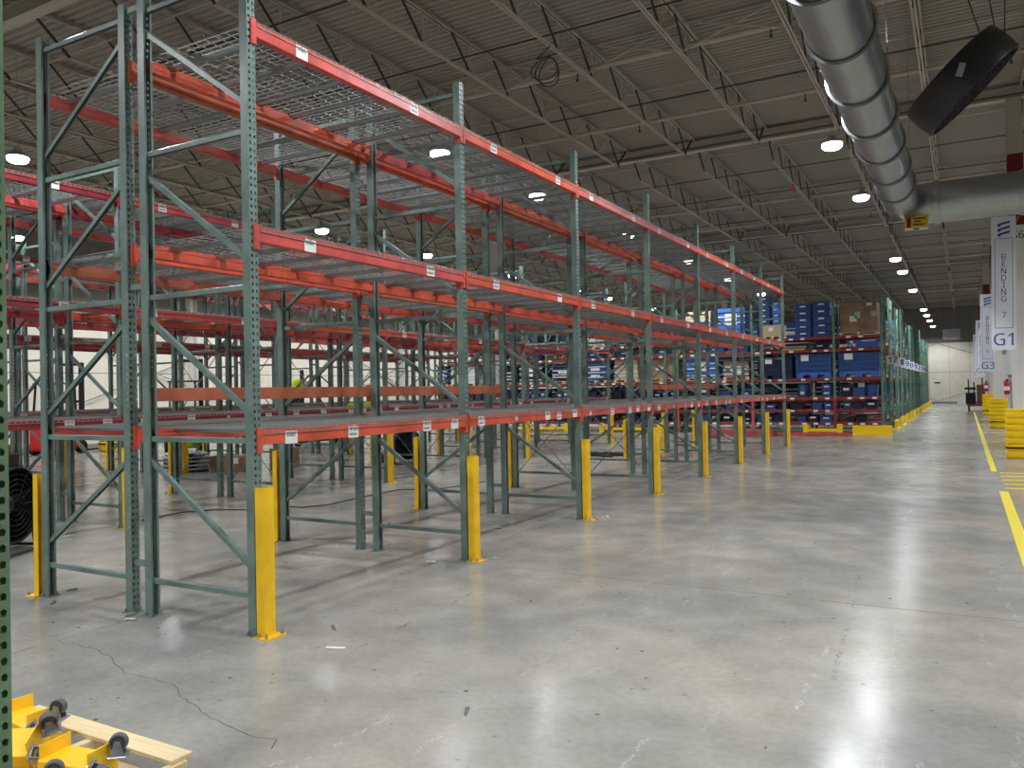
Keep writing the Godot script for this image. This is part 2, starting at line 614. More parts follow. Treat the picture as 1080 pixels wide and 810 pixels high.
func punched_post(height: float) -> ArrayMesh:
	# open channel: face at x = 0 looking +x, z from 0 to -POST, flanges back to x = -POST, lips turned in
	var st := new_st()
	var pitch := 0.0508
	var rows := int(height / pitch)
	for i in rows:
		var y := i * pitch
		var h := pitch if i < rows - 1 else height - y
		for k in 2:
			holed_cell(st, Vector3(0, y, -POST * (k + 1) / 2.0), Vector3(0, 0, 1), Vector3(0, 1, 0), POST / 2, h, 0.009, 0.0125, Vector3.RIGHT)
		for s in [0, 1]:
			var z: float = -POST * s
			var nz := Vector3(0, 0, 1 - 2 * s)
			holed_cell(st, Vector3(-0.038, y, z), Vector3(1, 0, 0), Vector3(0, 1, 0), 0.038, h, 0.0035, 0.0045, nz)
	for s in [0, 1]:
		var z: float = -POST * s
		var nz := Vector3(0, 0, 1 - 2 * s)
		face(st, [Vector3(-POST, 0, z), Vector3(-0.038, 0, z), Vector3(-0.038, height, z), Vector3(-POST, height, z)], nz)
		var zi: float = z - 0.018 * nz.z
		face(st, [Vector3(-POST, 0, z), Vector3(-POST, 0, zi), Vector3(-POST, height, zi), Vector3(-POST, height, z)], Vector3.LEFT)
	return st.commit()

# ======================================================================= lamps
func lamps():
	var proto := Node3D.new()
	proto.name = "high_bay_light"
	var st := new_st()
	lathe(st, [Vector2(0, 0.20), Vector2(0.07, 0.20), Vector2(0.08, 0.12), Vector2(0.17, 0.075), Vector2(0.20, 0.05), Vector2(0.20, 0.02), Vector2(0.185, 0.015)], 24)
	part("housing", st, "sign_grey", proto)
	st = new_st()
	lathe(st, [Vector2(0.19, 0.02), Vector2(0.192, -0.02), Vector2(0.18, -0.055), Vector2(0.14, -0.085), Vector2(0.07, -0.10), Vector2(0, -0.104)], 24)
	part("lens", st, "lamp_lens", proto)
	st = new_st()
	rod(st, Vector3(0, 0.2, 0), Vector3(0, 2.02, 0), 0.006, 6)
	part("hanger", st, "galvanised", proto)
	var rows := {
		-2.15: [5.0, 0.5, -4.5, -9.3, -16.67, -21.72, -33.2, -37.15, -44.84, -57.0, -62.0, -67.2, -74.2],
		-8.85: [3.0, -1.0, -5.3, -12.96, -17.07, -23.0, -29.0, -35.0, -41.5],
		-15.85: [2.0, -3.2, -8.78, -17.2, -22.3, -28.3, -34.4, -38.3, -45.0, -52.0, -59.0, -66.0],
		-23.6: [-3.0, -8.0, -13.0, -18.0, -23.0, -28.0, -34.0, -40.0, -47.0, -54.0, -61.0],
		4.6: [4.0, -2.5, -9.0, -15.5, -22.0, -28.5, -35.0, -42.0, -50.0, -58.0, -66.0],
		11.4: [1.0, -6.0, -13.0, -20.0, -27.0, -34.0, -42.0, -52.0, -62.0]}
	var where := {-2.15: "high bay light over the open aisle", -8.85: "high bay light between the first rack blocks", -15.85: "high bay light over the third rack block", -23.6: "high bay light beside the cream side wall", 4.6: "high bay light over the bending machines", 11.4: "high bay light beyond the bending machines"}
	for x in rows:
		for zi in rows[x].size():
			var z: float = rows[x][zi]
			var o: Node3D = proto.duplicate()
			o.name = numbered("high_bay_light")
			o.position = Vector3(x, LAMP_Y, z)
			tag(o, where[x] + ", %s from the far wall" % nth(rows[x].size() - 1 - zi), "light", where[x].replace("high bay light", "high bay lights"))
			add_child(o)
			var l := SpotLight3D.new()
			l.name = "lamp_glow"
			l.position = Vector3(0, -0.11, 0)
			l.rotation_degrees = Vector3(-90, 0, 0)
			l.spot_angle = 82.0
			l.spot_angle_attenuation = 0.6
			l.spot_range = 60.0
			l.spot_attenuation = 2.0
			l.light_color = Color(0.97, 0.985, 1.0)
			l.light_energy = 22.0
			l.light_size = 0.18
			l.shadow_enabled = true
			o.add_child(l)
	proto.free()

# ======================================================================= setting
func floor_slabs():
	var f := structure("floor")
	var st := new_st()
	block(st, Vector3(-28, -0.30, 14), Vector3(30, -0.012, -79))
	part("subbase", st, "joint", f)
	# saw-cut slabs with narrow open joints
	var xs := [-28.0]
	for k in [-4, -3, -2, -1, 0, 3, 5, 7]:
		xs.append(-5.65 + 4.62 * k)
	xs.append(30.0)
	var zs := [14.0]
	var z := -6.75
	while z > -77:
		zs.append(z)
		z -= 3.95
	zs.append(-79.0)
	var g := 0.0055
	for i in xs.size() - 1:
		for j in zs.size() - 1:
			st = new_st()
			block(st, Vector3(xs[i] + g, -0.1, zs[j] - g), Vector3(xs[i + 1] - g, 0, zs[j + 1] + g))
			part("slab", st, "concrete", f)

func walls():
	# left wall, far wall, right wall, wall behind the camera; each a cream lower part of joined panels and grey sheet above
	var defs := [["wall_left", Vector3(-26.8, 0, 14), Vector3(-26.8, 0, -77.2)], ["wall_back", Vector3(-26.8, 0, -77.2), Vector3(29.2, 0, -77.2)],
		["wall_right", Vector3(29.2, 0, -77.2), Vector3(29.2, 0, 14)], ["wall_front", Vector3(29.2, 0, 14), Vector3(-26.8, 0, 14)]]
	for d in defs:
		var w := structure(d[0])
		var a: Vector3 = d[1]
		var b: Vector3 = d[2]
		var dir := (b - a).normalized()
		var n := Vector3.UP.cross(dir) * -1.0
		var bas := Basis(dir, Vector3.UP, dir.cross(Vector3.UP))
		var inward := bas.z
		var long := a.distance_to(b)
		var st := new_st()
		block(st, Vector3(0, 0, -0.4), Vector3(long, 8.9, -0.03))
		part("backing", st, "joint", w, a, bas)
		var wide := 1.51
		var cnt := int(round(long / wide))
		wide = long / cnt
		var lowp := new_st()
		block(lowp, Vector3(0.006, 0, -0.06), Vector3(wide - 0.006, 2.62, 0))
		var midp := new_st()
		block(midp, Vector3(0.006, 2.64, -0.06), Vector3(wide - 0.006, 5.12, 0))
		var topp := new_st()
		block(topp, Vector3(0.004, 5.22, -0.06), Vector3(wide - 0.004, 8.6, -0.01))
		var m1 := lowp.commit()
		var m2 := midp.commit()
		var m3 := topp.commit()
		for k in cnt:
			var at := a + dir * wide * k
			part("panel", m1, "wall_cream", w, at, bas)
			part("panel", m2, "wall_cream", w, at, bas)
			part("sheet", m3, "wall_grey", w, at, bas)
		st = new_st()
		block(st, Vector3(0, 5.12, -0.05), Vector3(long, 5.22, 0.06))
		part("girt", st, "wall_grey", w, a, bas)
		st = new_st()
		block(st, Vector3(0, 0, -0.05), Vector3(long, 0.14, 0.012))
		part("kickplate", st, "grey_paint", w, a, bas)
		if d[0] == "wall_back" or d[0] == "wall_left":
			var x := 11.2 if d[0] == "wall_back" else 27.0
			while x < long - 14:
				for s in [[0.2, 5.1], [5.1, 0.2]]:
					st = new_st()
					rod(st, Vector3(x, s[0], 0.10), Vector3(x + 13.6, s[1], 0.10), 0.02, 6)
					part("brace_rod", st, "grey_paint", w, a, bas)
				x += 13.7

func roof():
	var c := structure("ceiling")
	# fluted steel deck, flutes along x
	var st := new_st()
	var z := 14.0
	var pitch := 0.16
	while z > -77.4:
		var p := [[z, 8.40], [z - 0.05, 8.40], [z - 0.07, 8.44], [z - 0.14, 8.44], [z - 0.16, 8.40]]
		for k in 4:
			var q: Array = p[k]
			var r: Array = p[k + 1]
			var n := Vector3(0, r[0] - q[0], -(r[1] - q[1])).normalized()
			if n.y > 0:
				n = -n
			face(st, [Vector3(-27, q[1], q[0]), Vector3(29.4, q[1], q[0]), Vector3(29.4, r[1], r[0]), Vector3(-27, r[1], r[0])], n)
		z -= pitch
	part("roof_deck", st, "roof_white", c)
	st = new_st()
	block(st, Vector3(-27.2, 8.46, 14.4), Vector3(29.6, 8.8, -77.6))
	part("roof_insulation", st, "roof_white", c)
	# joist meshes for one span
	var span := 13.6
	var top := new_st()
	for s in [-1, 1]:
		block(top, Vector3(0.012 * s, 8.33, 0), Vector3(0.055 * s, 8.338, -span))
		block(top, Vector3(0.012 * s, 8.33, 0), Vector3(0.018 * s, 8.39, -span))
	block(top, Vector3(-0.055, 8.388, 0), Vector3(0.055, 8.396, -span))
	var bot := new_st()
	for s in [-1, 1]:
		block(bot, Vector3(0.012 * s, 7.75, -0.9), Vector3(0.045 * s, 7.757, -span + 0.9))
		block(bot, Vector3(0.012 * s, 7.757, -0.9), Vector3(0.018 * s, 7.80, -span + 0.9))
	var webs := new_st()
	var posts := new_st()
	var np := 9
	for i in np:
		var zb := -span * (i + 0.5) / np
		var zt0 := -span * i / np
		var zt1 := -span * (i + 1) / np
		if i > 0:
			bar(webs, Vector3(0, 7.77, zb), Vector3(0, 8.35, zt0 - 0.12), 0.03, 0.03)
			bar(posts, Vector3(0, 7.77, zb), Vector3(0, 8.35, zb + 0.03), 0.022, 0.022)
		if i < np - 1:
			bar(posts, Vector3(0, 7.77, zb), Vector3(0, 8.35, zt1 + 0.12), 0.02, 0.02)
	bar(webs, Vector3(0, 7.77, -0.9), Vector3(0, 8.35, -0.2), 0.035, 0.035)
	bar(webs, Vector3(0, 7.77, -span + 0.9), Vector3(0, 8.35, -span + 0.2), 0.035, 0.035)
	var tm := top.commit()
	var bm := bot.commit()
	var wm := webs.commit()
	var pm := posts.commit()
	var xs := []
	var x := -4.33 - 1.87 * 12
	while x < 29:
		xs.append(x)
		x += 1.87
	for gi in GIRDERS.size() - 1:
		for xx in xs:
			if xx > 14.0 and gi < 2:
				continue
			var j := node("roof_joist", c, Vector3(xx, 0, GIRDERS[gi]))
			part("top_chord", tm, "joist_paint", j)
			part("bottom_chord", bm, "joist_paint", j)
			part("web", wm, "web_paint", j)
			part("web_post", pm, "joist_paint", j)
	# girders: wide-flange beams along x
	for gz in GIRDERS:
		st = new_st()
		var h0 := 8.06
		block(st, Vector3(-26.8, h0, gz - 0.11), Vector3(29.2, h0 + 0.018, gz + 0.11))
		block(st, Vector3(-26.8, h0 + 0.018, gz - 0.006), Vector3(29.2, 8.30, gz + 0.006))
		block(st, Vector3(-26.8, 8.30, gz - 0.11), Vector3(29.2, 8.32, gz + 0.11))
		part("girder", st, "joist_paint", c)
	# bridging and pipes along x
	for gi in GIRDERS.size() - 1:
		var g0: float = GIRDERS[gi]
		for k in [[-1.9, 7.775, 0.014], [-4.6, 7.775, 0.014], [-8.6, 7.775, 0.014], [-12.3, 7.775, 0.016]]:
			st = new_st()
			bar(st, Vector3(-26.8, k[1], g0 + k[0]), Vector3(29.2, k[1], g0 + k[0]), 0.03, k[2] * 1.4)
			part("bridging", st, "web_paint", c)
		for k in [-1.6, -6.6, -9.4]:
			st = new_st()
			bar(st, Vector3(-26.8, 8.325, g0 + k), Vector3(29.2, 8.325, g0 + k), 0.035, 0.02)
			part("bridging", st, "joist_paint", c)
		for k in [[-6.75, 7.98, 0.055], [-10.2, 7.92, 0.045]]:
			st = new_st()
			rod(st, Vector3(-26.8, k[1], g0 + k[0]), Vector3(29.2, k[1], g0 + k[0]), k[2], 10)
			var pp := part("sprinkler_pipe", st, "joist_paint", c)
			for i in 14:
				st = new_st()
				var px := -25.0 + 3.7 * i
				rod(st, Vector3(px, k[1], g0 + k[0]), Vector3(px, k[1] - 0.16, g0 + k[0]), 0.014, 6)
				rod(st, Vector3(px, k[1] - 0.16, g0 + k[0]), Vector3(px, k[1] - 0.20, g0 + k[0]), 0.03, 6)
				part("sprinkler_head", st, "pipe_dark", pp)
		# crossed bridging between neighbouring joists at mid-span
		for i in xs.size() - 1:
			if xs[i] > 10.0:
				continue
			for s in [[7.78, 8.34], [8.34, 7.78]]:
				st = new_st()
				bar(st, Vector3(xs[i], s[0], g0 - 6.5), Vector3(xs[i + 1], s[1], g0 - 6.5), 0.025, 0.025)
				part("cross_bridging", st, "joist_paint", c)

func columns():
	# wide-flange steel columns, painted white with a red band near the top
	var st := new_st()
	extrude_y(st, [Vector2(-0.15, -0.15), Vector2(0.15, -0.15), Vector2(0.15, -0.135), Vector2(0.008, -0.135), Vector2(0.008, 0.135), Vector2(0.15, 0.135), Vector2(0.15, 0.15), Vector2(-0.15, 0.15), Vector2(-0.15, 0.135), Vector2(-0.008, 0.135), Vector2(-0.008, -0.135), Vector2(-0.15, -0.135)], 0.0, 5.2)
	mesh.column = st.commit()
	st = new_st()
	extrude_y(st, [Vector2(-0.15, -0.15), Vector2(0.15, -0.15), Vector2(0.15, -0.135), Vector2(0.008, -0.135), Vector2(0.008, 0.135), Vector2(0.15, 0.135), Vector2(0.15, 0.15), Vector2(-0.15, 0.15), Vector2(-0.15, 0.135), Vector2(-0.008, 0.135), Vector2(-0.008, -0.135), Vector2(-0.15, -0.135)], 5.2, 6.8)
	mesh.column_band = st.commit()
	st = new_st()
	block(st, Vector3(-0.22, 0, -0.22), Vector3(0.22, 0.02, 0.22))
	mesh.column_base = st.commit()
	st = new_st()
	extrude_y(st, [Vector2(-0.15, -0.15), Vector2(0.15, -0.15), Vector2(0.15, -0.135), Vector2(0.008, -0.135), Vector2(0.008, 0.135), Vector2(0.15, 0.135), Vector2(0.15, 0.15), Vector2(-0.15, 0.15), Vector2(-0.15, 0.135), Vector2(-0.008, 0.135), Vector2(-0.008, -0.135), Vector2(-0.15, -0.135)], 6.8, 8.06)
	mesh.column_top = st.commit()
	var n := 1
	for p in [[1.09, -21.2], [1.09, -34.8], [1.09, -48.4], [1.09, -62.0], [-12.50, -21.2], [-12.50, -34.8], [-12.50, -48.4], [15.2, -21.2], [15.2, -34.8], [-26.4, -21.2], [-26.4, -34.8]]:
		var o := structure("trim_%d" % n)
		n += 1
		o.position = Vector3(p[0], 0, p[1])
		part("column_shaft", mesh.column, "column_white", o)
		part("column_band", mesh.column_band, "column_red" if p[0] == 1.09 else "column_white", o)
		part("column_head", mesh.column_top, "joist_paint", o)
		part("base_plate", mesh.column_base, "grey_paint", o)
	# bay number on the first column
	var first := get_node("trim_1")
	var t := part("bay_number", glyphs("S6", 0.16, 0.004), "black", first, Vector3(0.02, 4.98, 0.153))
	t.set_meta("label", "black bay number on white column")

# ======================================================================= racks
func add_label(parent: Node, at: Vector3, bas: Basis, small := false):
	part("label", mesh.small_label if small else mesh.label, "label_%d" % rng.randi_range(0, 3), parent, at, bas)

func rack_row(called: String, label: String, xf: float, dir: int, z0: float, nbays: int, cols: Array, crossed: Array, stickers := true) -> Node3D:
	# dir +1: loading face looks +x, -1: it looks -x
	var rack := thing(called, label, "pallet rack", "pallet rack rows", Vector3(xf, 0, z0))
	var xr := -dir * DEPTH
	for k in nbays + 1:
		var z := -BAY * k
		var fr := node("upright_frame", rack, Vector3(0, 0, z))
		for s in [[0.0, dir], [xr, -dir]]:
			var turn: Basis = Basis.IDENTITY if s[1] > 0 else yaw(180)
			var at := Vector3(s[0], 0, 0.0 if s[1] > 0 else -POST)
			part("upright", mesh.post, "post_green", fr, at, turn)
			part("base_plate", mesh.foot, "post_green", fr, at, turn)
		var xa := -dir * 0.06
		var xb := -dir * (DEPTH - 0.06)
		var zc := -POST / 2
		var hs := [0.28, 1.39, 2.50, 3.63, 4.77]
		for h in hs:
			strut(fr, "horizontal_brace", Vector3(xa, h, zc), Vector3(xb, h, zc), mesh.brace)
		for i in 4:
			if crossed.has(k):
				strut(fr, "tie_rod", Vector3(xa, hs[i] - 0.02, zc - 0.02), Vector3(xb, hs[i + 1] - 0.02, zc - 0.02), mesh.tie_rod)
				strut(fr, "tie_rod", Vector3(xb, hs[i] - 0.02, zc + 0.02), Vector3(xa, hs[i + 1] - 0.02, zc + 0.02), mesh.tie_rod)
			else:
				strut(fr, "diagonal_brace", Vector3(xa, hs[i] + 0.20, zc), Vector3(xb, hs[i + 1] - 0.17, zc), mesh.brace)
	for k in nbays:
		for lv in 3:
			for side in 2:
				var s: int = dir if side == 0 else -dir
				var x0: float = 0.0 if side == 0 else xr
				beam(rack, x0, s, -BAY * k, LEVELS[lv], cols[lv][side][k % cols[lv][side].size()], (2 if lv == 0 else 1) if (side == 0 and stickers) else 0)
			for d in 2:
				var dk := node("wire_deck", rack, Vector3(0, LEVELS[lv] + 0.001, -BAY * k - POST - 0.012 - d * 1.345))
				var bas: Basis = Basis.IDENTITY
				var at := Vector3.ZERO
				if dir < 0:
					bas = yaw(180)
					at.z = -1.335
				part("wire_mesh", mesh.deck, "wire", dk, at, bas)
				for c in 3:
					part("support_channel", mesh.channel, "galvanised", dk, at + bas * Vector3(0, 0, -0.2 - 0.467 * c), bas)
	return rack

func strut(parent: Node, called: String, a: Vector3, b: Vector3, what: Mesh):
	var d := b - a
	var l := d.length()
	var x := d / l
	var zz := Vector3(0, 0, 1)
	var y := zz.cross(x).normalized()
	if y.y < 0:
		y = -y
		zz = x.cross(y)
	part(called, what, "post_green", parent, a, Basis(x * l, y, zz))

func beam(rack: Node3D, x0: float, s: int, zk: float, top: float, m: String, stickers: int):
	# beam between the frame at zk and the next one, front face towards s
	var b: MeshInstance3D
	var flip := s < 0
	var bas: Basis = yaw(180) if flip else Basis.IDENTITY
	var at := Vector3(x0, top, zk - (BAY if flip else POST))
	b = part("beam", mesh.beam, m, rack, at, bas)
	part("end_plate", mesh.end_plate, m, b)
	part("end_plate", mesh.end_plate, m, b, Vector3(0, 0, -(BAY - POST)), Basis(Vector3(1, 0, 0), Vector3(0, 1, 0), Vector3(0, 0, -1)))
	var facing := Basis(Vector3(0, 0, -1), Vector3(0, 1, 0), Vector3(1, 0, 0))
	if stickers == 1:
		for f in [0.20 + rng.randf_range(-0.05, 0.05), 0.72 + rng.randf_range(-0.05, 0.08)]:
			add_label(b, Vector3(0.0135, -0.06, -2.7 * f), facing)
	elif stickers == 2:
		for f in [0.10, 0.38, 0.64, 0.76, 0.93]:
			if rng.randf() < 0.9:
				add_label(b, Vector3(0.0135, -0.064 + rng.randf_range(-0.008, 0.008), -2.7 * (f + rng.randf_range(-0.02, 0.02))), facing * Basis(Vector3(0, 0, 1), rng.randf_range(-0.03, 0.03)), rng.randf() < 0.3)

func racks():
	var O := "orange"
	var R := "red"
	var C := "crimson"
	var D := "old_orange"
	var za := -4.054
	var zc := -3.87
	var ze := -6.37
	var a := rack_row("pallet_rack", "empty green pallet rack row with red beams lining the wide open aisle", -4.418, 1, za, 7,
		[[[O, O, R, R, R, O, O], [O]], [[R, O, O, R, R, O, O], [O, O, O, O, R, O]], [[R, O, R, R, O, R, O], [O, R, O]]], [3])
	# rear safety beams at chest height in some bays
	for k in [0, 1, 4, 5]:
		beam(a, -DEPTH, 1, -BAY * k, 1.79, D, 0)
	rack_row("pallet_rack", "empty green pallet rack row standing back to back behind the open aisle row", -7.021, -1, za, 7,
		[[[R, O], [O]], [[D, O, R], [O, D]], [[R, R, O], [D, O]]], [3], false)
	rack_row("pallet_rack", "second block's green rack row facing the open aisle, with crimson lower beams", -9.70, 1, zc, 7,
		[[[C], [C]], [[C, R, O, R], [C, O, R]], [[C, R], [R, C]]], [2, 3, 4, 5, 6, 7])
	rack_row("pallet_rack", "second block's rear rack row with crossed tie rods and crimson beams", -12.303, -1, zc, 7,
		[[[C], [C]], [[C, R], [C]], [[C, R], [C]]], [2, 3, 4, 5, 6, 7], false)
	rack_row("pallet_rack", "third block's rack row nearer the second block, with crimson beams", -15.25, 1, ze, 6,
		[[[C], [C]], [[C, R], [C]], [[C, R], [R]]], [])
	rack_row("pallet_rack", "third block's rack row nearest the cream side wall", -17.853, -1, ze, 6,
		[[[C], [C]], [[C], [C]], [[C, R], [C]]], [], false)
	# row spacers between back to back rows belong to the first row of each pair
	for p in [["pallet_rack", za, -4.418, 7], ["pallet_rack_002", zc, -9.70, 7], ["pallet_rack_004", ze, -15.25, 6]]:
		var r: Node = get_node(p[0])
		for k in p[3] + 1:
			for h in [0.40, 2.6, 4.82]:
				var st := new_st()
				block(st, Vector3(-DEPTH + 0.03, h - 0.022, -BAY * k - 0.02), Vector3(-DEPTH - 0.162, h + 0.022, -BAY * k - 0.056))
				part("row_spacer", st, "post_green", r)
	# post guards
	var g0: Node3D
	for p in [[-4.418, 1, za, 8, "yellow post guard on the open aisle", "post guards on the open aisle"],
			[-7.021, -1, za, 8, "yellow post guard behind the first rack block", "post guards behind the first block"],
			[-9.70, 1, zc, 8, "yellow post guard before the second rack block", "post guards on the second block's front"],
			[-12.303, -1, zc, 8, "yellow post guard behind the second rack block", "post guards on the second block's rear"],
			[-15.25, 1, ze, 7, "yellow post guard before the third rack block", "post guards on the third block's front"],
			[-17.853, -1, ze, 7, "yellow post guard behind the third rack block", "post guards on the third block's rear"]]:
		for k in p[3]:
			var bas: Basis = Basis.IDENTITY if p[1] > 0 else yaw(180)
			var at := Vector3(p[0] + 0.042 * p[1], 0, p[2] - BAY * k - (0.0 if p[1] > 0 else POST))
			if g0 == null:
				g0 = thing("post_guard", p[4] + ", first from the dolly pallet end", "post guard", p[5], at, bas)
				part("guard_channel", mesh.guard, "guard_yellow", g0)
				part("base_plate", mesh.guard_plate, "guard_yellow", g0)
				for b in [Vector3(0.09, 0, 0.03), Vector3(0.09, 0, -0.12), Vector3(0.02, 0, 0.035)]:
					part("anchor_bolt", mesh.bolt, "steel", g0, b)
			else:
				copy_thing(g0, at, bas, p[4] + ", %s from the dolly pallet end" % nth(k), p[5])

func near_post():
	# rack frame at the left edge of the view, only its post shows
	var o := thing("rack_frame", "light green perforated rack upright standing beside the pallet of yellow dollies", "rack upright", "", Vector3(-2.675, 0, -1.355), yaw(-20))
	part("upright", mesh.post, "post_near", o)
	part("base_plate", mesh.foot, "post_near", o)

# ======================================================================= storage racks at the far end
func far_post(parent: Node, x: float, z: float, h: float):
	var st := new_st()
	block(st, Vector3(x - 0.04, 0, z - 0.04), Vector3(x + 0.04, h, z + 0.04))
	part("upright", st, "far_green", parent)

func far_racks():
	var levels := [0.40, 0.86, 1.30, 1.98, 3.0, 3.45]
	var posts := [-2.46, -4.0, -6.85, -9.72, -12.6, -15.45, -18.3, -21.2]
	var rack := thing("storage_rack", "loaded green and red storage rack facing the empty racks, row seventeen", "storage rack", "storage racks across the far end", Vector3(0, 0, -30.3))
	for i in posts.size():
		var fr := node("upright_frame", rack)
		far_post(fr, posts[i], -0.04, 4.75)
		far_post(fr, posts[i], -1.16, 4.75)
		for h in [0.3, 1.4, 2.5, 3.6, 4.6]:
			var st := new_st()
			bar(st, Vector3(posts[i], h, -0.06), Vector3(posts[i], h, -1.14), 0.03, 0.04)
			if h < 4.5:
				bar(st, Vector3(posts[i], h + 0.1, -0.06), Vector3(posts[i], h + 1.0, -1.14), 0.03, 0.035)
			part("brace", st, "far_green", fr)
		if i < posts.size() - 1:
			for l in levels:
				for z in [-0.03, -1.17]:
					var st := new_st()
					bevel(st, Vector3(posts[i] - 0.04, l - 0.105, z - 0.03), Vector3(posts[i + 1] + 0.04, l, z + 0.035), 0.005)
					var b := part("beam", st, "crimson", rack)
					if z > -0.5:
						var n := int((posts[i] - posts[i + 1]) / 0.4)
						for q in n:
							if rng.randf() < 0.55:
								var lab := part("label", mesh.label, "paper", b, Vector3(posts[i] - 0.25 - 0.4 * q, l - 0.055, 0.0365))
								lab.scale = Vector3(1.2, 0.7, 1)
				var st2 := new_st()
				block(st2, Vector3(posts[i] - 0.05, l - 0.02, -0.07), Vector3(posts[i + 1] + 0.05, l - 0.005, -1.13))
				part("shelf", st2, "wire" if l < 2.5 else "galvanised", rack)
	for x in [-4.0, -6.85, -9.72, -12.6, -15.45, -18.3]:
		var st := new_st()
		block(st, Vector3(x - 0.055, 0.0, 0.0), Vector3(x + 0.055, 1.2, 0.05))
		part("red_support", st, "red" if x != -4.0 else "crimson", rack)
	fill_front_rack(-30.3, levels)
	end_rows()

func box_thing(label: String, c: Vector3, s: Vector3, m: String, group := "", deg := 0.0, pallet := false, papers := 1, flaps := true) -> Node3D:
	# cardboard carton: c is the middle of its base
	var o := thing("cardboard_box", label, "box", group, c, yaw(deg))
	var y0 := 0.0
	if pallet:
		y0 = 0.11
		pallet_parts(o, s.x * 1.02, s.z * 1.02)
	var st := new_st()
	bevel(st, Vector3(-s.x / 2, y0, -s.z / 2), Vector3(s.x / 2, s.y, s.z / 2), 0.008)
	part("carton", st, m, o)
	if flaps:
		st = new_st()
		block(st, Vector3(-s.x / 2 - 0.01, s.y - 0.12, -s.z / 2 - 0.01), Vector3(s.x / 2 + 0.01, s.y + 0.005, s.z / 2 + 0.01))
		part("lid", st, m, o)
	for k in papers:
		st = new_st()
		var px := rng.randf_range(-0.3, 0.3) * s.x
		var py := y0 + (s.y - y0) * rng.randf_range(0.45, 0.8)
		block(st, Vector3(px - 0.09, py - 0.07, s.z / 2 + 0.011), Vector3(px + 0.09, py + 0.07, s.z / 2 + 0.014))
		part("paper", st, "paper", o)
	return o

func pallet_parts(o: Node3D, w: float, d: float):
	for x in [-w / 2 + 0.05, 0.0, w / 2 - 0.05]:
		var st := new_st()
		block(st, Vector3(x - 0.05, 0.015, -d / 2), Vector3(x + 0.05, 0.09, d / 2))
		part("pallet_stringer", st, "pine", o)
	for k in 5:
		var z := -d / 2 + 0.06 + (d - 0.12) * k / 4.0
		var st := new_st()
		block(st, Vector3(-w / 2, 0.09, z - 0.05), Vector3(w / 2, 0.109, z + 0.05))
		part("pallet_board", st, "pine", o)
		st = new_st()
		block(st, Vector3(-w / 2, 0.0, z - 0.05), Vector3(w / 2, 0.015, z + 0.05))
		if k % 2 == 0:
			part("pallet_board", st, "pine", o)

func bulk_bin(label: String, c: Vector3, s: Vector3, m: String, group := "") -> Node3D:
	var o := thing("bulk_container", label, "bin", group, c)
	var st := new_st()
	for x in [-s.x / 2 + 0.12, 0.0, s.x / 2 - 0.12]:
		bevel(st, Vector3(x - 0.12, 0, -s.z / 2), Vector3(x + 0.12, 0.13, s.z / 2), 0.01)
	bevel(st, Vector3(-s.x / 2, 0.11, -s.z / 2), Vector3(s.x / 2, 0.2, s.z / 2), 0.01)
	part("pallet_base", st, "tote_light" if m != "tote_dark" else m, o)
	st = new_st()
	var t := 0.035
	for q in [[Vector3(-s.x / 2, 0.2, s.z / 2 - t), Vector3(s.x / 2, s.y, s.z / 2)], [Vector3(-s.x / 2, 0.2, -s.z / 2), Vector3(s.x / 2, s.y, -s.z / 2 + t)], [Vector3(-s.x / 2, 0.2, -s.z / 2), Vector3(-s.x / 2 + t, s.y, s.z / 2)], [Vector3(s.x / 2 - t, 0.2, -s.z / 2), Vector3(s.x / 2, s.y, s.z / 2)]]:
		bevel(st, q[0], q[1], 0.006)
	part("walls", st, m, o)
	for k in 4:
		st = new_st()
		var y := 0.28 + (s.y - 0.36) * k / 3.0
		bevel(st, Vector3(-s.x / 2 + 0.09, y, s.z / 2), Vector3(s.x / 2 - 0.09, y + 0.035, s.z / 2 + 0.02), 0.004)
		part("rib", st, m, o)
	for x in [-s.x / 2 + 0.035, s.x / 2 - 0.035]:
		st = new_st()
		bevel(st, Vector3(x - 0.045, 0.2, s.z / 2 - 0.01), Vector3(x + 0.045, s.y + 0.01, s.z / 2 + 0.028), 0.01)
		part("corner_post", st, m, o)
	st = new_st()
	block(st, Vector3(-s.x * 0.36, s.y - 0.24, s.z / 2 + 0.021), Vector3(-s.x * 0.14, s.y - 0.02, s.z / 2 + 0.024))
	part("paper", st, "paper", o)
	return o

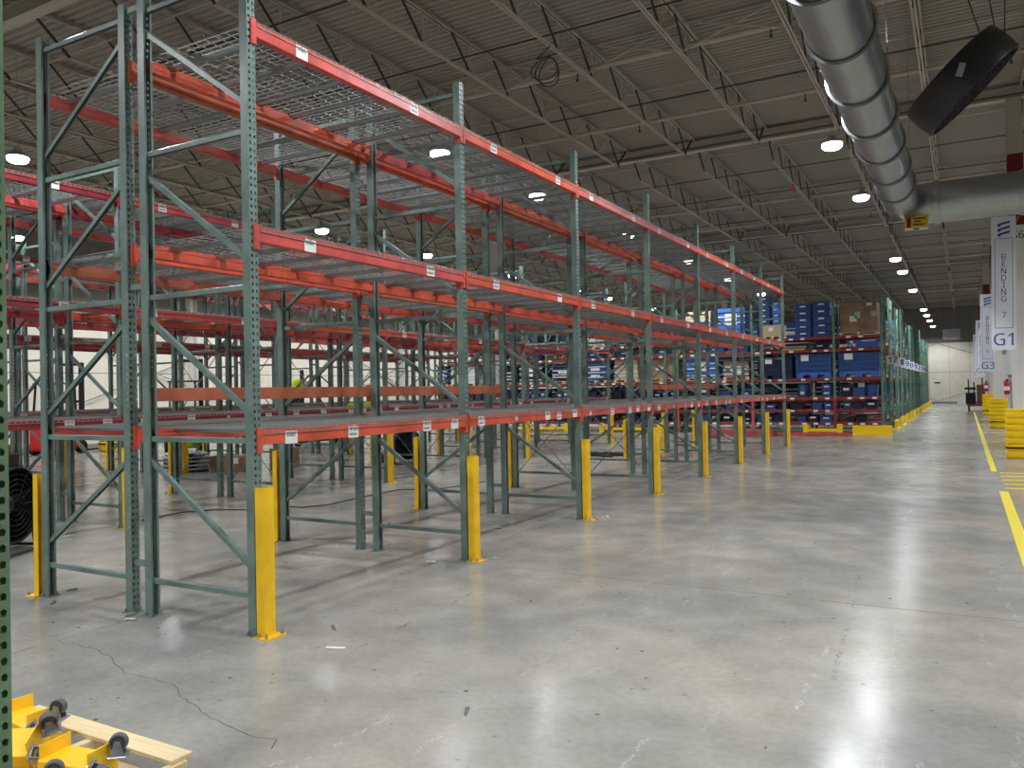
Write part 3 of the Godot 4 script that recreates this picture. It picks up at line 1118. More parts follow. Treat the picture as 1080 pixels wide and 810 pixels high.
func tote(label: String, group: String, c: Vector3, s: Vector3, m: String, paper := true) -> Node3D:
	# open stacking tote: tapered body, rim, hand slot, label
	var key := "tote_%.2f_%.2f_%.2f" % [s.x, s.y, s.z]
	if not mesh.has(key):
		var st := new_st()
		var p0 := s * 0.5
		var k := 0.93
		var lo := [Vector3(-p0.x * k, 0, -p0.z * k), Vector3(p0.x * k, 0, -p0.z * k), Vector3(p0.x * k, 0, p0.z * k), Vector3(-p0.x * k, 0, p0.z * k)]
		var hi := [Vector3(-p0.x, s.y, -p0.z), Vector3(p0.x, s.y, -p0.z), Vector3(p0.x, s.y, p0.z), Vector3(-p0.x, s.y, p0.z)]
		for i in 4:
			var j := (i + 1) % 4
			face(st, [lo[i], lo[j], hi[j], hi[i]], ((lo[i] + lo[j]) * Vector3(1, 0, 1)).normalized())
		face(st, lo, Vector3.DOWN)
		face(st, [hi[0] * Vector3(0.94, 0.12, 0.94), hi[1] * Vector3(0.94, 0.12, 0.94), hi[2] * Vector3(0.94, 0.12, 0.94), hi[3] * Vector3(0.94, 0.12, 0.94)], Vector3.UP)
		mesh[key] = st.commit()
		st = new_st()
		var e := 0.018
		bevel(st, Vector3(-p0.x - e, s.y - 0.045, p0.z - 0.02), Vector3(p0.x + e, s.y, p0.z + e), 0.005)
		bevel(st, Vector3(-p0.x - e, s.y - 0.045, -p0.z - e), Vector3(p0.x + e, s.y, -p0.z + 0.02), 0.005)
		bevel(st, Vector3(-p0.x - e, s.y - 0.045, -p0.z), Vector3(-p0.x + 0.02, s.y, p0.z), 0.005)
		bevel(st, Vector3(p0.x - 0.02, s.y - 0.045, -p0.z), Vector3(p0.x + e, s.y, p0.z), 0.005)
		mesh[key + "rim"] = st.commit()
		st = new_st()
		var w := minf(0.1, s.x * 0.28)
		block(st, Vector3(-w, s.y * 0.50, p0.z * 0.97), Vector3(w, s.y * 0.72, p0.z + 0.004))
		mesh[key + "card"] = st.commit()
	var o := thing("tote", label, "tote", group, c)
	part("body", mesh[key], m, o)
	part("rim", mesh[key + "rim"], m, o)
	if paper:
		part("card", mesh[key + "card"], "paper", o)
	return o

func tote_stack(label: String, group: String, x0: float, x1: float, y: float, z: float, n: int, h: float, m: String, deep := 0.8, paper := true):
	for k in n:
		tote(label + ", %s from bottom" % nth(k), group, Vector3((x0 + x1) / 2, y + k * h, z), Vector3(absf(x1 - x0) * 0.93, h * 0.97, deep), m, paper)

func wrapped(label: String, x0: float, x1: float, y: float, h: float, z: float, inner: String, group := "", n := 4):
	# pallet load: cartons or trays under film, the film's folds as raised bands
	var o := thing("wrapped_load", label, "pallet load", group, Vector3((x0 + x1) / 2, y, z))
	var w := absf(x1 - x0)
	pallet_parts(o, w, 1.0)
	for k in n:
		var st := new_st()
		var a := 0.11 + (h - 0.11) * k / n
		var b := 0.11 + (h - 0.11) * (k + 1) / n
		bevel(st, Vector3(-w / 2 + 0.01, a, -0.5), Vector3(w / 2 - 0.01, b - 0.008, 0.48 + rng.randf_range(-0.015, 0.015)), 0.012)
		part("layer", st, inner, o)
		if k < n - 1 and rng.randf() < 0.6:
			st = new_st()
			bevel(st, Vector3(-w * 0.22, b - 0.16, 0.492), Vector3(w * 0.2, b - 0.05, 0.498), 0.002)
			part("card", st, "paper", o)
	var st2 := new_st()
	for k in 3:
		var y2 := 0.16 + (h - 0.3) * (k + rng.randf() * 0.6) / 3.0
		bevel(st2, Vector3(-w / 2 - 0.004, y2, 0.47), Vector3(w / 2 + 0.004, y2 + 0.05, 0.502), 0.004)
	part("film_band", st2, "wrap", o)

func fill_front_rack(z: float, lv: Array):
	var zc := z - 0.6
	var g := "goods in storage row seventeen"
	# top level
	var big := box_thing("large brown cardboard bin on top of storage row seventeen", Vector3(-3.19, lv[5], zc), Vector3(1.19, 1.12, 1.05), "cardboard", "", 0, true, 0)
	for p in [[-0.16, 0.58, 0.24, 0.2, "paper"], [-0.02, 0.70, 0.19, 0.24, "paper_green"], [0.50, 0.72, 0.17, 0.2, "cardboard_pale"], [0.36, 1.06, 0.18, 0.1, "paper"]]:
		var st := new_st()
		block(st, Vector3(p[0] - p[2] / 2, p[1] - p[3] / 2, 0.537), Vector3(p[0] + p[2] / 2, p[1] + p[3] / 2, 0.541))
		part("paper", st, p[4], big)
	tote_stack("blue tote of the stack touching the large cardboard bin", "tall blue tote stacks", -4.10, -4.72, lv[5], zc + 0.1, 5, 0.255, "tote_blue")
	tote_stack("blue tote of the stack between two others on top", "tall blue tote stacks", -4.74, -5.34, lv[5], zc + 0.1, 5, 0.245, "tote_blue")
	box_thing("tan cardboard box carrying blue totes on top of storage row seventeen", Vector3(-6.14, lv[5], zc), Vector3(0.66, 0.52, 0.9), "cardboard_pale", "", 0, true, 1)
	tote_stack("bright blue tote stacked on the tan cardboard box", "blue totes on the tan box", -5.85, -6.12, lv[5] + 0.54, zc + 0.1, 4, 0.21, "tote_light", 0.7)
	tote_stack("darker blue tote stacked on the tan cardboard box", "blue totes on the tan box", -6.2, -6.72, lv[5] + 0.54, zc + 0.1, 5, 0.21, "tote_blue", 0.7)
	wrapped("film wrapped bright blue trays on top of storage row seventeen", -7.1, -8.15, lv[5], 1.25, zc, "tote_light", "", 7)
	wrapped("pale cardboard cartons stacked on top of storage row seventeen", -8.4, -9.4, lv[5], 1.2, zc, "cardboard_pale", "", 4)
	wrapped("grey wrapped load on top of storage row seventeen", -10.0, -11.1, lv[5], 0.9, zc, "sign_grey", "", 3)
	wrapped("white wrapped load on top of storage row seventeen", -13.2, -14.3, lv[5], 0.9, zc, "paper", "", 3)
	# narrow level
	var o := thing("tray_stack", "flat wooden trays in the narrow shelf above the blue bulk bins", "trays", "", Vector3(-5.2, lv[4], zc))
	for k in 3:
		var st := new_st()
		bevel(st, Vector3(-0.55 + 0.05 * k, 0.09 * k, -0.4), Vector3(0.2 + 0.05 * k, 0.09 * k + 0.075, 0.42), 0.006)
		part("tray", st, ["pine", "cardboard_pale", "tote_dark"][k], o)
	tote("flat blue tray in the narrow shelf above the blue bulk bins", "", Vector3(-2.95, lv[4], zc), Vector3(0.75, 0.24, 0.8), "tote_light", false)
	tote("dark tray beside the wooden trays in the narrow shelf", "", Vector3(-4.5, lv[4], zc), Vector3(0.5, 0.22, 0.7), "tote_dark", true)
	for x in [-7.4, -8.3, -10.4, -12.0, -13.4, -16.2]:
		tote("blue tray in the narrow shelf behind the racks, %s from the wooden trays" % nth([-7.4, -8.3, -10.4, -12.0, -13.4, -16.2].find(x)), "blue trays in the narrow shelf", Vector3(x, lv[4], zc), Vector3(0.7, 0.26, 0.8), "tote_light" if x > -9 else "tote_blue", x < -8)
	# bulk bin level
	bulk_bin("blue bulk container at the aisle end of storage row seventeen", Vector3(-3.215, lv[3], zc), Vector3(1.28, 0.86, 1.05), "tote_blue")
	bulk_bin("blue bulk container left of the one at the aisle end", Vector3(-4.70, lv[3], zc), Vector3(1.19, 0.86, 1.05), "tote_blue")
	bulk_bin("dark bulk container of parts beside the blue bulk containers", Vector3(-6.0, lv[3], zc), Vector3(1.1, 0.8, 1.0), "tote_dark")
	wrapped("tan cartons under film between bulk container and blue crates", -7.0, -7.95, lv[3], 0.7, zc, "cardboard", "", 2)
	wrapped("bright blue crates stacked behind the end of the empty racks", -8.2, -9.4, lv[3], 0.95, zc, "tote_light", "", 6)
	box_thing("large cardboard box with white sheet behind the empty racks", Vector3(-10.4, lv[3], zc), Vector3(1.0, 0.9, 1.0), "cardboard", "", 0, true, 2)
	wrapped("tan cartons with white labels stacked behind the empty racks", -11.4, -12.4, lv[3], 0.92, zc, "cardboard_pale", "", 3)
	wrapped("film wrapped blue totes stacked behind the empty racks", -12.75, -13.7, lv[3], 0.95, zc, "tote_blue", "", 3)
	wrapped("grey film wrapped load on the bulk level behind the racks", -14.2, -15.2, lv[3], 0.85, zc, "tote_dark", "", 3)
	wrapped("dark blue crates on the bulk level behind the racks", -15.7, -16.8, lv[3], 0.9, zc, "tote_dark", "", 4)
	wrapped("white boxes stacked on the bulk level near the side wall", -19.1, -20.4, lv[3], 0.9, zc, "paper", "", 2)
	wrapped("blue film wrapped trays at the side wall end of row seventeen", -20.6, -21.15, lv[3], 1.0, zc, "tote_blue", "", 5)
	wrapped("dark cartons beside the white boxes on the bulk level", -17.2, -18.2, lv[3], 0.8, zc, "tote_black", "", 3)
	# small totes on the three low shelves
	var st3 := new_st()
	var drum := thing("plastic_drum", "round blue plastic drum on the small tote shelf", "drum", "", Vector3(-5.12, lv[2], z - 0.35))
	lathe(st3, [Vector2(0, 0), Vector2(0.17, 0), Vector2(0.19, 0.03), Vector2(0.19, 0.18), Vector2(0.20, 0.20), Vector2(0.19, 0.22), Vector2(0.19, 0.40), Vector2(0.15, 0.46), Vector2(0, 0.47)], 20)
	part("shell", st3, "tote_blue", drum)
	st3 = new_st()
	block(st3, Vector3(-0.07, 0.1, 0.185), Vector3(0.07, 0.2, 0.20))
	part("paper", st3, "paper", drum)
	tote_stack("blue tote of two stacked beside the plastic drum", "pair of blue totes with cards", -4.12, -4.46, lv[2], z - 0.4, 2, 0.23, "tote_blue", 0.6)
	for L in 3:
		var x := -2.62
		var count := 0
		while x > -20.8:
			var w := rng.randf_range(0.26, 0.46)
			var skip := (L == 2 and x < -4.0 and x > -5.5)
			for px in [-4.0, -6.85, -9.72, -12.6, -15.45, -18.3]:
				if x > px - 0.07 and x - w < px + 0.07:
					skip = true
					x = px - 0.08 + w
			if not skip and rng.randf() < 0.85:
				var h := rng.randf_range(0.17, 0.3) if L < 2 else rng.randf_range(0.22, 0.46)
				var m: String = ["tote_dark", "tote_black", "tote_dark", "tote_black", "tote_blue"][rng.randi_range(0, 4)]
				count += 1
				tote("small tote on the " + ["lowest", "second", "third"][L] + " shelf of row seventeen, %s from aisle" % nth(count - 1), ["lowest", "second", "third"][L] + " shelf totes of row seventeen", Vector3(x - w / 2, lv[L], z - 0.42 - rng.randf() * 0.1), Vector3(w * 0.9, h, 0.6), m, rng.randf() < 0.35)
			x -= w + 0.03
	# glowing scanner lamp on a carton
	# yellow floor rails and spare beams in front
	var y := thing("floor_rail", "solid yellow floor rail at the aisle corner of storage row seventeen", "guard rail", "", Vector3(-2.75, 0, z + 0.65))
	var st := new_st()
	bevel(st, Vector3(-0.62, 0.03, -0.05), Vector3(0.62, 0.32, 0.05), 0.012)
	part("rail_plate", st, "protector", y)
	st = new_st()
	block(st, Vector3(-0.62, 0, -0.12), Vector3(0.62, 0.03, 0.12))
	part("base_plate", st, "protector", y)
	for p in [[-4.35, 1.3], [-11.5, 2.6], [-15.5, 2.6]]:
		y = thing("floor_rail", "low yellow floor rail with upright ends before storage row seventeen" if p[0] > -5 else "long low yellow rail before storage row seventeen, %s from the corner rail" % ("second" if p[0] > -13 else "third"), "guard rail", "" if p[0] > -5 else "long low yellow rails", Vector3(p[0], 0, z + 0.55))
		st = new_st()
		bevel(st, Vector3(-p[1] / 2, 0.08, -0.04), Vector3(p[1] / 2, 0.2, 0.04), 0.01)
		part("rail", st, "protector", y)
		for s in [-1, 1]:
			st = new_st()
			bevel(st, Vector3(s * p[1] / 2 - 0.09 * (1 + s), 0, -0.05), Vector3(s * p[1] / 2 + 0.09 * (1 - s), 0.36, 0.05), 0.01)
			part("end_post", st, "protector", y)
	for k in 3:
		var b := thing("spare_beam", ["red spare rack beam lowest on the floor before the storage rack", "red spare rack beam lying on the two lower ones", "red spare rack beam lying farther forward on the floor"][k], "beam", "", [Vector3(-7.1, 0.0, z + 1.9), Vector3(-7.15, 0.115, z + 1.92), Vector3(-4.7, 0.0, z + 1.6)][k])
		st = new_st()
		bevel(st, Vector3(-1.35, 0, -0.06), Vector3(1.35, 0.115, 0.06), 0.01)
		part("beam_body", st, "red", b)
		for s in [-1, 1]:
			st = new_st()
			bevel(st, Vector3(s * 1.35 - 0.01, 0, -0.075), Vector3(s * 1.35 + 0.01, 0.19 if k == 1 else 0.115, 0.075), 0.004)
			part("end_plate", st, "red", b)
	var b2 := thing("spare_beam", "red spare rack beam lying behind the lowest one on the floor", "beam", "", Vector3(-7.0, 0, z + 1.76))
	st = new_st()
	bevel(st, Vector3(-1.35, 0, -0.06), Vector3(1.35, 0.115, 0.06), 0.01)
	part("beam_body", st, "crimson", b2)

func end_rows():
	# the rows behind: each shows its end frame, the goods in its last bay, a number sign and a yellow rail
	var z := -30.3
	for k in 13:
		var zr := -30.3 - 3.25 * k
		if k > 0:
			var h := [4.75, 5.0, 4.9, 5.1, 4.7][k % 5] as float
			var r := thing("storage_rack", "storage rack row %s with its end frame on the open aisle" % ROW_WORDS[k], "storage rack", "storage racks across the far end", Vector3(0, 0, zr))
			var last := -21.2 if k == 1 else -5.3
			for x in ([-2.46, -5.3] if k > 1 else [-2.46, -5.3, -8.1, -10.9, -13.7, -16.5, -19.3, -21.2]):
				var fr := node("upright_frame", r)
				for zz in [-0.04, -1.16]:
					far_post(fr, x, zz, h)
				for hh in [0.3, 1.4, 2.5, 3.6, 4.6]:
					var st := new_st()
					bar(st, Vector3(x, hh, -0.06), Vector3(x, hh, -1.14), 0.03, 0.04)
					if hh < 4.5:
						bar(st, Vector3(x, hh + 0.1, -0.06), Vector3(x, hh + 1.0, -1.14), 0.03, 0.035)
					part("brace", st, "far_green", fr)
			for l in [0.40, 1.1, 1.98, 3.2]:
				for zz in [-0.03, -1.17]:
					var st := new_st()
					bevel(st, Vector3(-2.5, l - 0.11, zz - 0.03), Vector3(last + 0.04, l, zz + 0.035), 0.005)
					part("beam", st, "crimson", r)
				var st2 := new_st()
				block(st2, Vector3(-2.5, l - 0.02, -0.07), Vector3(last + 0.04, l - 0.005, -1.13))
				part("shelf", st2, "wire", r)
			var zc := zr - 0.6
			var row: String = "row " + ROW_WORDS[k]
			var ms := ["tote_light", "tote_blue", "cardboard", "tote_dark"]
			wrapped("goods at the aisle end on top of storage " + row, -2.6, -3.75, 3.2, rng.randf_range(0.9, 1.5), zc, ms[k % 3 if k != 8 else 0], "", 5)
			wrapped("load at the aisle end of the middle shelf of storage " + row, -2.6, -3.75, 1.98, rng.randf_range(0.7, 1.0), zc, ms[(k + 1) % 4], "", 3)
			bulk_bin("bin at the aisle end of the second shelf of storage " + row, Vector3(-3.2, 1.1, zc), Vector3(1.1, 0.7, 1.0), ["tote_blue", "tote_dark"][k % 2])
			wrapped("load at the aisle end of the lowest shelf of storage " + row, -2.6, -3.7, 0.4, 0.55, zc, ms[(k + 2) % 4], "", 2)
			if k == 1:
				var slots := [-3.95]
				for b in 5:
					slots.append(-5.42 - 2.8 * b)
					slots.append(-6.76 - 2.8 * b)
				slots.append(-19.5)
				for q in slots.size():
					var xq: float = slots[q]
					for L in 4:
						wrapped("dark load on the %s shelf of row eighteen, %s from the aisle" % [["lowest", "second", "third", "top"][L], nth(q + 1)], xq, xq - 1.2, [0.4, 1.1, 1.98, 3.2][L], [0.52, 0.72, 1.0, 1.1][L], zc, ["tote_black", "tote_dark", "tote_black", "tote_blue"][(L + q) % 4 if L < 3 else (3 if q % 3 else 1)], "loads in row eighteen", 3)
			elif k < 6:
				wrapped("second load on top of storage " + row, -3.9, -5.1, 3.2, rng.randf_range(0.8, 1.4), zc, ms[(k + 1) % 3], "", 5)
			var y := thing("floor_rail", "yellow floor rail at the aisle end of storage " + row, "guard rail", "", Vector3(-2.28, 0, zr - 0.6))
			var st4 := new_st()
			bevel(st4, Vector3(-0.05, 0.03, -0.7), Vector3(0.05, 0.34, 0.7), 0.012)
			part("rail_plate", st4, "protector", y)
			st4 = new_st()
			block(st4, Vector3(-0.1, 0, -0.7), Vector3(0.1, 0.03, 0.7))
			part("base_plate", st4, "protector", y)
		# number sign
		if k < 9:
			var num := str(17 + k)
			var s := thing("row_sign", "%s row sign reading the number %s on its storage rack" % ["grey" if k == 0 else "white", ROW_WORDS[k]], "sign", "", Vector3(-2.1, 2.535, zr + (0.3 if k == 0 else 0.1)))
			var st5 := new_st()
			bevel(st5, Vector3(-0.175, -0.15, -0.006), Vector3(0.175, 0.15, 0.006), 0.002)
			part("plate", st5, "sign_grey" if k == 0 else "banner", s)
			part("digits", glyphs(num, 0.20, 0.003, 1.0), "dark_grey" if k == 0 else "banner_blue", s, Vector3(0, 0, 0.008))
			st5 = new_st()
			bar(st5, Vector3(-0.36, 0.10, -0.012), Vector3(-0.1, 0.10, -0.012), 0.02, 0.03)
			bar(st5, Vector3(-0.35, 0.10, -0.012), Vector3(-0.35, 0.10, -0.298 if k == 0 else -0.098), 0.02, 0.03)
			part("bracket", st5, "galvanised", s)

# ======================================================================= overhead
func air_duct():
	var d := thing("air_duct", "large ribbed galvanised air duct hung above the aisle and turning right", "duct", "", Vector3(-1.05, 5.43, 0))
	var R := 0.325
	var prof := []
	var L := 1.5
	prof.append(Vector2(R + 0.035, 0.0))
	prof.append(Vector2(R + 0.04, 0.02))
	prof.append(Vector2(R + 0.035, 0.05))
	prof.append(Vector2(R + 0.004, 0.09))
	var n := 26
	for i in n:
		var y := 0.10 + (L - 0.12) * i / n
		var dy := (L - 0.12) / n
		prof.append(Vector2(R, y))
		prof.append(Vector2(R + 0.004, y + dy * 0.35))
		prof.append(Vector2(R + 0.004, y + dy * 0.55))
		prof.append(Vector2(R, y + dy * 0.9))
	prof.append(Vector2(R + 0.004, L))
	var st := new_st()
	lathe(st, prof, 40)
	var seg := st.commit()
	var R2 := 0.415
	var wide := []
	for p in prof:
		wide.append(Vector2(p.x + R2 - R, p.y))
	st = new_st()
	lathe(st, wide, 40)
	var seg2 := st.commit()
	st = new_st()
	lathe(st, [Vector2(R2 + 0.006, -0.03), Vector2(R2 + 0.03, -0.03), Vector2(R2 + 0.03, 0.03), Vector2(R2 + 0.006, 0.03)], 40)
	var ring2 := st.commit()
	st = new_st()
	lathe(st, [Vector2(R + 0.012, -0.03), Vector2(R + 0.044, -0.025), Vector2(R + 0.044, 0.025), Vector2(R + 0.012, 0.03)], 40)
	var ring := st.commit()
	var along := Basis(Vector3(1, 0, 0), Vector3(0, 0, -1), Vector3(0, 1, 0))  # y to -z
	var z := 3.0
	while z > -18.0:
		var s := part("duct_section", seg, "duct_metal", d, Vector3(0, 0, z), along)
		part("flange_ring", ring, "duct_metal", s, Vector3(0, 0.0, 0))
		z -= L
	# elbow in five gores, turning from -z to +x about the point (0.62, 0, z)
	var er := 0.62
	var gores := 5
	var zt := z
	for i in gores:
		st = new_st()
		var rings := []
		for e in 2:
			var w := (PI / 2) * (i + e) / gores
			var c := Vector3(er - er * cos(w), 0, zt - er * sin(w))
			var out := Vector3(-cos(w), 0, -sin(w))
			var pts := []
			var rr := lerpf(R, R2, (i + e) / float(gores)) + 0.006 * e
			for q in 41:
				var t := TAU * q / 40
				pts.append([c + out * rr * cos(t) + Vector3.UP * rr * sin(t), out * cos(t) + Vector3.UP * sin(t)])
			rings.append(pts)
		for q in 40:
			var v := [rings[0][q], rings[0][q + 1], rings[1][q + 1], rings[1][q]]
			face(st, [v[0][0], v[1][0], v[2][0], v[3][0]], v[0][1] + v[1][1], [v[0][1], v[1][1], v[2][1], v[3][1]])
		part("elbow_gore", st, "duct_metal", d)
	var right := Basis(Vector3(0, 0, 1), Vector3(1, 0, 0), Vector3(0, 1, 0))
	var x := er
	while x < 12.0:
		var s2 := part("duct_section", seg2, "duct_metal", d, Vector3(x, 0, zt - er), right)
		part("flange_ring", ring2, "duct_metal", s2)
		x += L
	# hanger rods to the joists
	for hz in [-1.5, -5.8, -10.1, -14.4]:
		for sx in [-0.36, 0.36]:
			st = new_st()
			rod(st, Vector3(sx, 0, hz), Vector3(sx, 2.96, hz), 0.006, 6)
			part("hanger", st, "galvanised", d)
	# warning sign strapped to the elbow
	var sg := thing("duct_sign", "yellow warning sign with red bar strapped to the duct elbow", "sign", "", Vector3(-0.78, 4.99, zt - 0.28), yaw(14) * Basis(Vector3.RIGHT, deg_to_rad(8)))
	st = new_st()
	bevel(st, Vector3(-0.22, -0.15, -0.004), Vector3(0.22, 0.15, 0.004), 0.002)
	part("plate", st, "sign_yellow", sg)
	st = new_st()
	bevel(st, Vector3(-0.185, -0.09, 0.004), Vector3(-0.105, 0.10, 0.008), 0.002)
	part("red_bar", st, "sign_maroon", sg)
	st = new_st()
	block(st, Vector3(-0.21, -0.145, 0.004), Vector3(0.21, -0.095, 0.007))
	part("white_strip", st, "paper", sg)
	for q in [[-0.07, 0.09, 0.17], [-0.05, 0.03, 0.09], [-0.07, -0.03, 0.16], [-0.06, -0.12, 0.05]]:
		st = new_st()
		block(st, Vector3(q[0], q[1] - 0.016, 0.004), Vector3(q[2], q[1] + 0.012, 0.0085))
		part("print_line", st, "dark_grey", sg)

func drum_fan_parts(o: Node3D, r: float, l: float, shell: String, blade: String, seg := 40):
	# drum along local z, centred
	var axis := Basis(Vector3(1, 0, 0), Vector3(0, 0, 1), Vector3(0, -1, 0))
	var st := new_st()
	var h := l / 2
	lathe(st, [Vector2(r * 0.955, -h), Vector2(r * 0.99, -h), Vector2(r, -h + 0.015), Vector2(r * 1.02, 0), Vector2(r, h - 0.015), Vector2(r * 0.99, h), Vector2(r * 0.955, h), Vector2(r * 0.965, 0), Vector2(r * 0.955, -h)], seg, Transform3D(axis, Vector3.ZERO))
	part("drum", st, shell, o)
	for s in [-1, 1]:
		st = new_st()
		var zz: float = s * (h - 0.01)
		for k in 7:
			var rr := r * 0.94 * (k + 1) / 7.0
			var pts := []
			for q in 25:
				pts.append(Vector3(cos(TAU * q / 24) * rr, sin(TAU * q / 24) * rr, zz))
			tube(st, pts, 0.004, 4)
		for q in 12:
			var w := TAU * q / 12
			rod(st, Vector3(cos(w) * 0.08, sin(w) * 0.08, zz), Vector3(cos(w), sin(w), 0) * r * 0.96 + Vector3(0, 0, zz), 0.004, 4)
		part("wire_grille", st, blade, o)
	st = new_st()
	lathe(st, [Vector2(0, -0.12), Vector2(0.09, -0.12), Vector2(0.11, -0.08), Vector2(0.11, 0.06), Vector2(0.06, 0.10), Vector2(0, 0.10)], 16, Transform3D(axis, Vector3.ZERO))
	part("motor", st, "dark_grey", o)
	for q in 3:
		st = new_st()
		var bas := Basis(Vector3(0, 0, 1), TAU * q / 3.0)
		var a0 := 0.10
		var pts2 := [Vector3(a0, -0.05, -0.03), Vector3(r * 0.9, -0.16, -0.07), Vector3(r * 0.9, 0.16, 0.07), Vector3(a0, 0.06, 0.03)]
		var lifted := []
		for p in pts2:
			lifted.append(p + Vector3(0, 0, 0.006))
		face(st, [bas * pts2[0], bas * pts2[1], bas * pts2[2], bas * pts2[3]], Vector3(0, 0, -1))
		face(st, [bas * lifted[0], bas * lifted[1], bas * lifted[2], bas * lifted[3]], Vector3(0, 0, 1))
		part("blade", st, blade, o)

func ceiling_fan():
	var zax := Vector3(0.67, -0.72, -0.12).normalized()
	var xax := Vector3.UP.cross(zax).normalized()
	var c := Vector3(0.04, 4.86, -9.63)
	var o := thing("drum_fan", "large black drum fan tilted and hung from the roof beside the duct", "fan", "", c, Basis(xax, zax.cross(xax), zax))
	drum_fan_parts(o, 0.555, 0.34, "drum_black", "black", 56)
	var inv := o.basis.inverse()
	var rise := (Vector3.UP - zax * zax.y).normalized()
	var side := zax.cross(rise)
	for p in [[rise * 0.56 - zax * 0.12, Vector3(-0.1, 3.5, -0.2)], [(rise * 0.8 + side * 0.6) * 0.56, Vector3(0.5, 3.5, -0.3)], [(rise * 0.8 - side * 0.6) * 0.56, Vector3(-0.55, 3.5, -0.3)]]:
		var st := new_st()
		rod(st, inv * p[0], inv * p[1], 0.007, 6)
		part("hanging_cable", st, "black", o)
	var st2 := new_st()
	bevel(st2, Vector3(-0.065, -0.03, -0.008), Vector3(0.065, 0.03, 0.008), 0.003)
	# rating plate on the drum side that looks at the camera
	var toward := (EYE - c).normalized()
	var radial := (toward - zax * toward.dot(zax)).normalized()
	var tang := zax.cross(radial)
	var pb := Basis(zax.cross(radial).rotated(radial, 0.5), zax.rotated(radial, 0.5), -radial)
	pb = Basis(pb.x, radial.cross(pb.x), radial)
	part("rating_plate", st2, "grey_paint", o, inv * (radial * 0.568 - tang * 0.08 + zax * -0.03), inv * pb)

func roof_bits():
	var o := thing("cable_coil", "dark cable coil hanging in loops from the roof joists above the racks", "cable", "", Vector3(-6.43, 7.42, -12.95))
	for k in 3:
		var st := new_st()
		var pts := []
		for q in 25:
			var w := TAU * q / 24.0
			pts.append(Vector3(sin(w) * (0.20 + 0.03 * k), 0.05 + 0.26 * cos(w) * (1.0 - 0.12 * k), 0.10 * k + 0.05 * sin(w * 2.0)))
		tube(st, pts, 0.011, 5)
		part("loop", st, "pipe_dark", o)
	var st2 := new_st()
	tube(st2, [Vector3(0.0, 0.3, 0.1), Vector3(0.2, 0.325, 0.05)], 0.011, 5)
	tube(st2, [Vector3(0.0, 0.3, 0.1), Vector3(-0.15, 0.25, 0.2), Vector3(0.23, 0.325, 0.4)], 0.011, 5)
	part("lead", st2, "pipe_dark", o)
	var t := thing("hanging_ribbon", "pink marker ribbon hanging from a roof joist", "ribbon", "", Vector3(-4.33, 7.52, -25.0))
	st2 = new_st()
	bevel(st2, Vector3(-0.035, 0, -0.003), Vector3(0.035, 0.23, 0.003), 0.002)
	part("strip", st2, "ribbon_pink", t)

func banners():
	var defs := [[-19.9, 5.22, "7", "G1", 0.75], [-34.0, 4.93, "5", "G3", 0.75], [-48.0, 4.93, "3", "G5", 0.75], [-62.0, 4.93, "1", "G7", 0.75]]
	for d in defs:
		var h := 2.83
		var w := 0.45
		var o := thing("hanging_banner", "white hanging banner reading BENDING %s and %s beside a column" % [d[2], d[3]], "banner", "", Vector3(d[4], d[1] - h, d[0]), Basis(Vector3(0, 0, 1), deg_to_rad(-0.9)))
		var st := new_st()
		bevel(st, Vector3(-w / 2, 0, -0.008), Vector3(w / 2, h, 0.008), 0.003)
		part("panel", st, "banner", o)
		# three slanted bars
		for k in 3:
			st = new_st()
			var y := h - 0.16 - 0.105 * k
			var poly := [Vector2(-0.11, y - 0.05), Vector2(-0.05, y - 0.055), Vector2(-0.055, y - 0.025), Vector2(0.115, y + 0.015), Vector2(0.115, y + 0.065), Vector2(-0.11, y + 0.005)]
			extrude(st, poly, 0.008, 0.011, 2)
			part("logo_bar", st, "banner_blue", o)
		# thin frame line
		st = new_st()
		var x0 := -0.165
		var y0 := 0.46
		var y1 := h - 0.46
		for q in [[x0, y0, x0 + 0.01, y1], [-x0 - 0.01, y0, -x0, y1], [x0, y0, -x0, y0 + 0.012], [x0, y1 - 0.012, -x0, y1]]:
			block(st, Vector3(q[0], q[1], 0.008), Vector3(q[2], q[3], 0.0105))
		part("frame_line", st, "banner_line", o)
		var word := "BENDING"
		for i in word.length():
			part("letter", glyphs(word[i], 0.125, 0.003), "banner_blue", o, Vector3(0, h - 0.86 - 0.148 * i, 0.0095))
		part("letter", glyphs(d[2], 0.125, 0.003), "banner_blue", o, Vector3(0, 0.74, 0.0095))
		part("letter", glyphs(d[3], 0.26, 0.003), "banner_blue", o, Vector3(0.015, 0.22, 0.0095))
		st = new_st()
		for s in [-0.16, 0.16]:
			rod(st, Vector3(s, h, 0), Vector3(s, h + 0.06, 0), 0.004, 4)
		part("cord", st, "black", o)
		st = new_st()
		var back: float = [-21.05, -34.65, -48.25, -61.85][defs.find(d)] - d[0]
		bar(st, Vector3(-w / 2, h + 0.07, 0), Vector3(0.30, h + 0.07, 0), 0.03, 0.03)
		bar(st, Vector3(0.30, h + 0.07, 0.015), Vector3(0.30, h + 0.07, back), 0.03, 0.03)
		part("arm", st, "column_red", o)

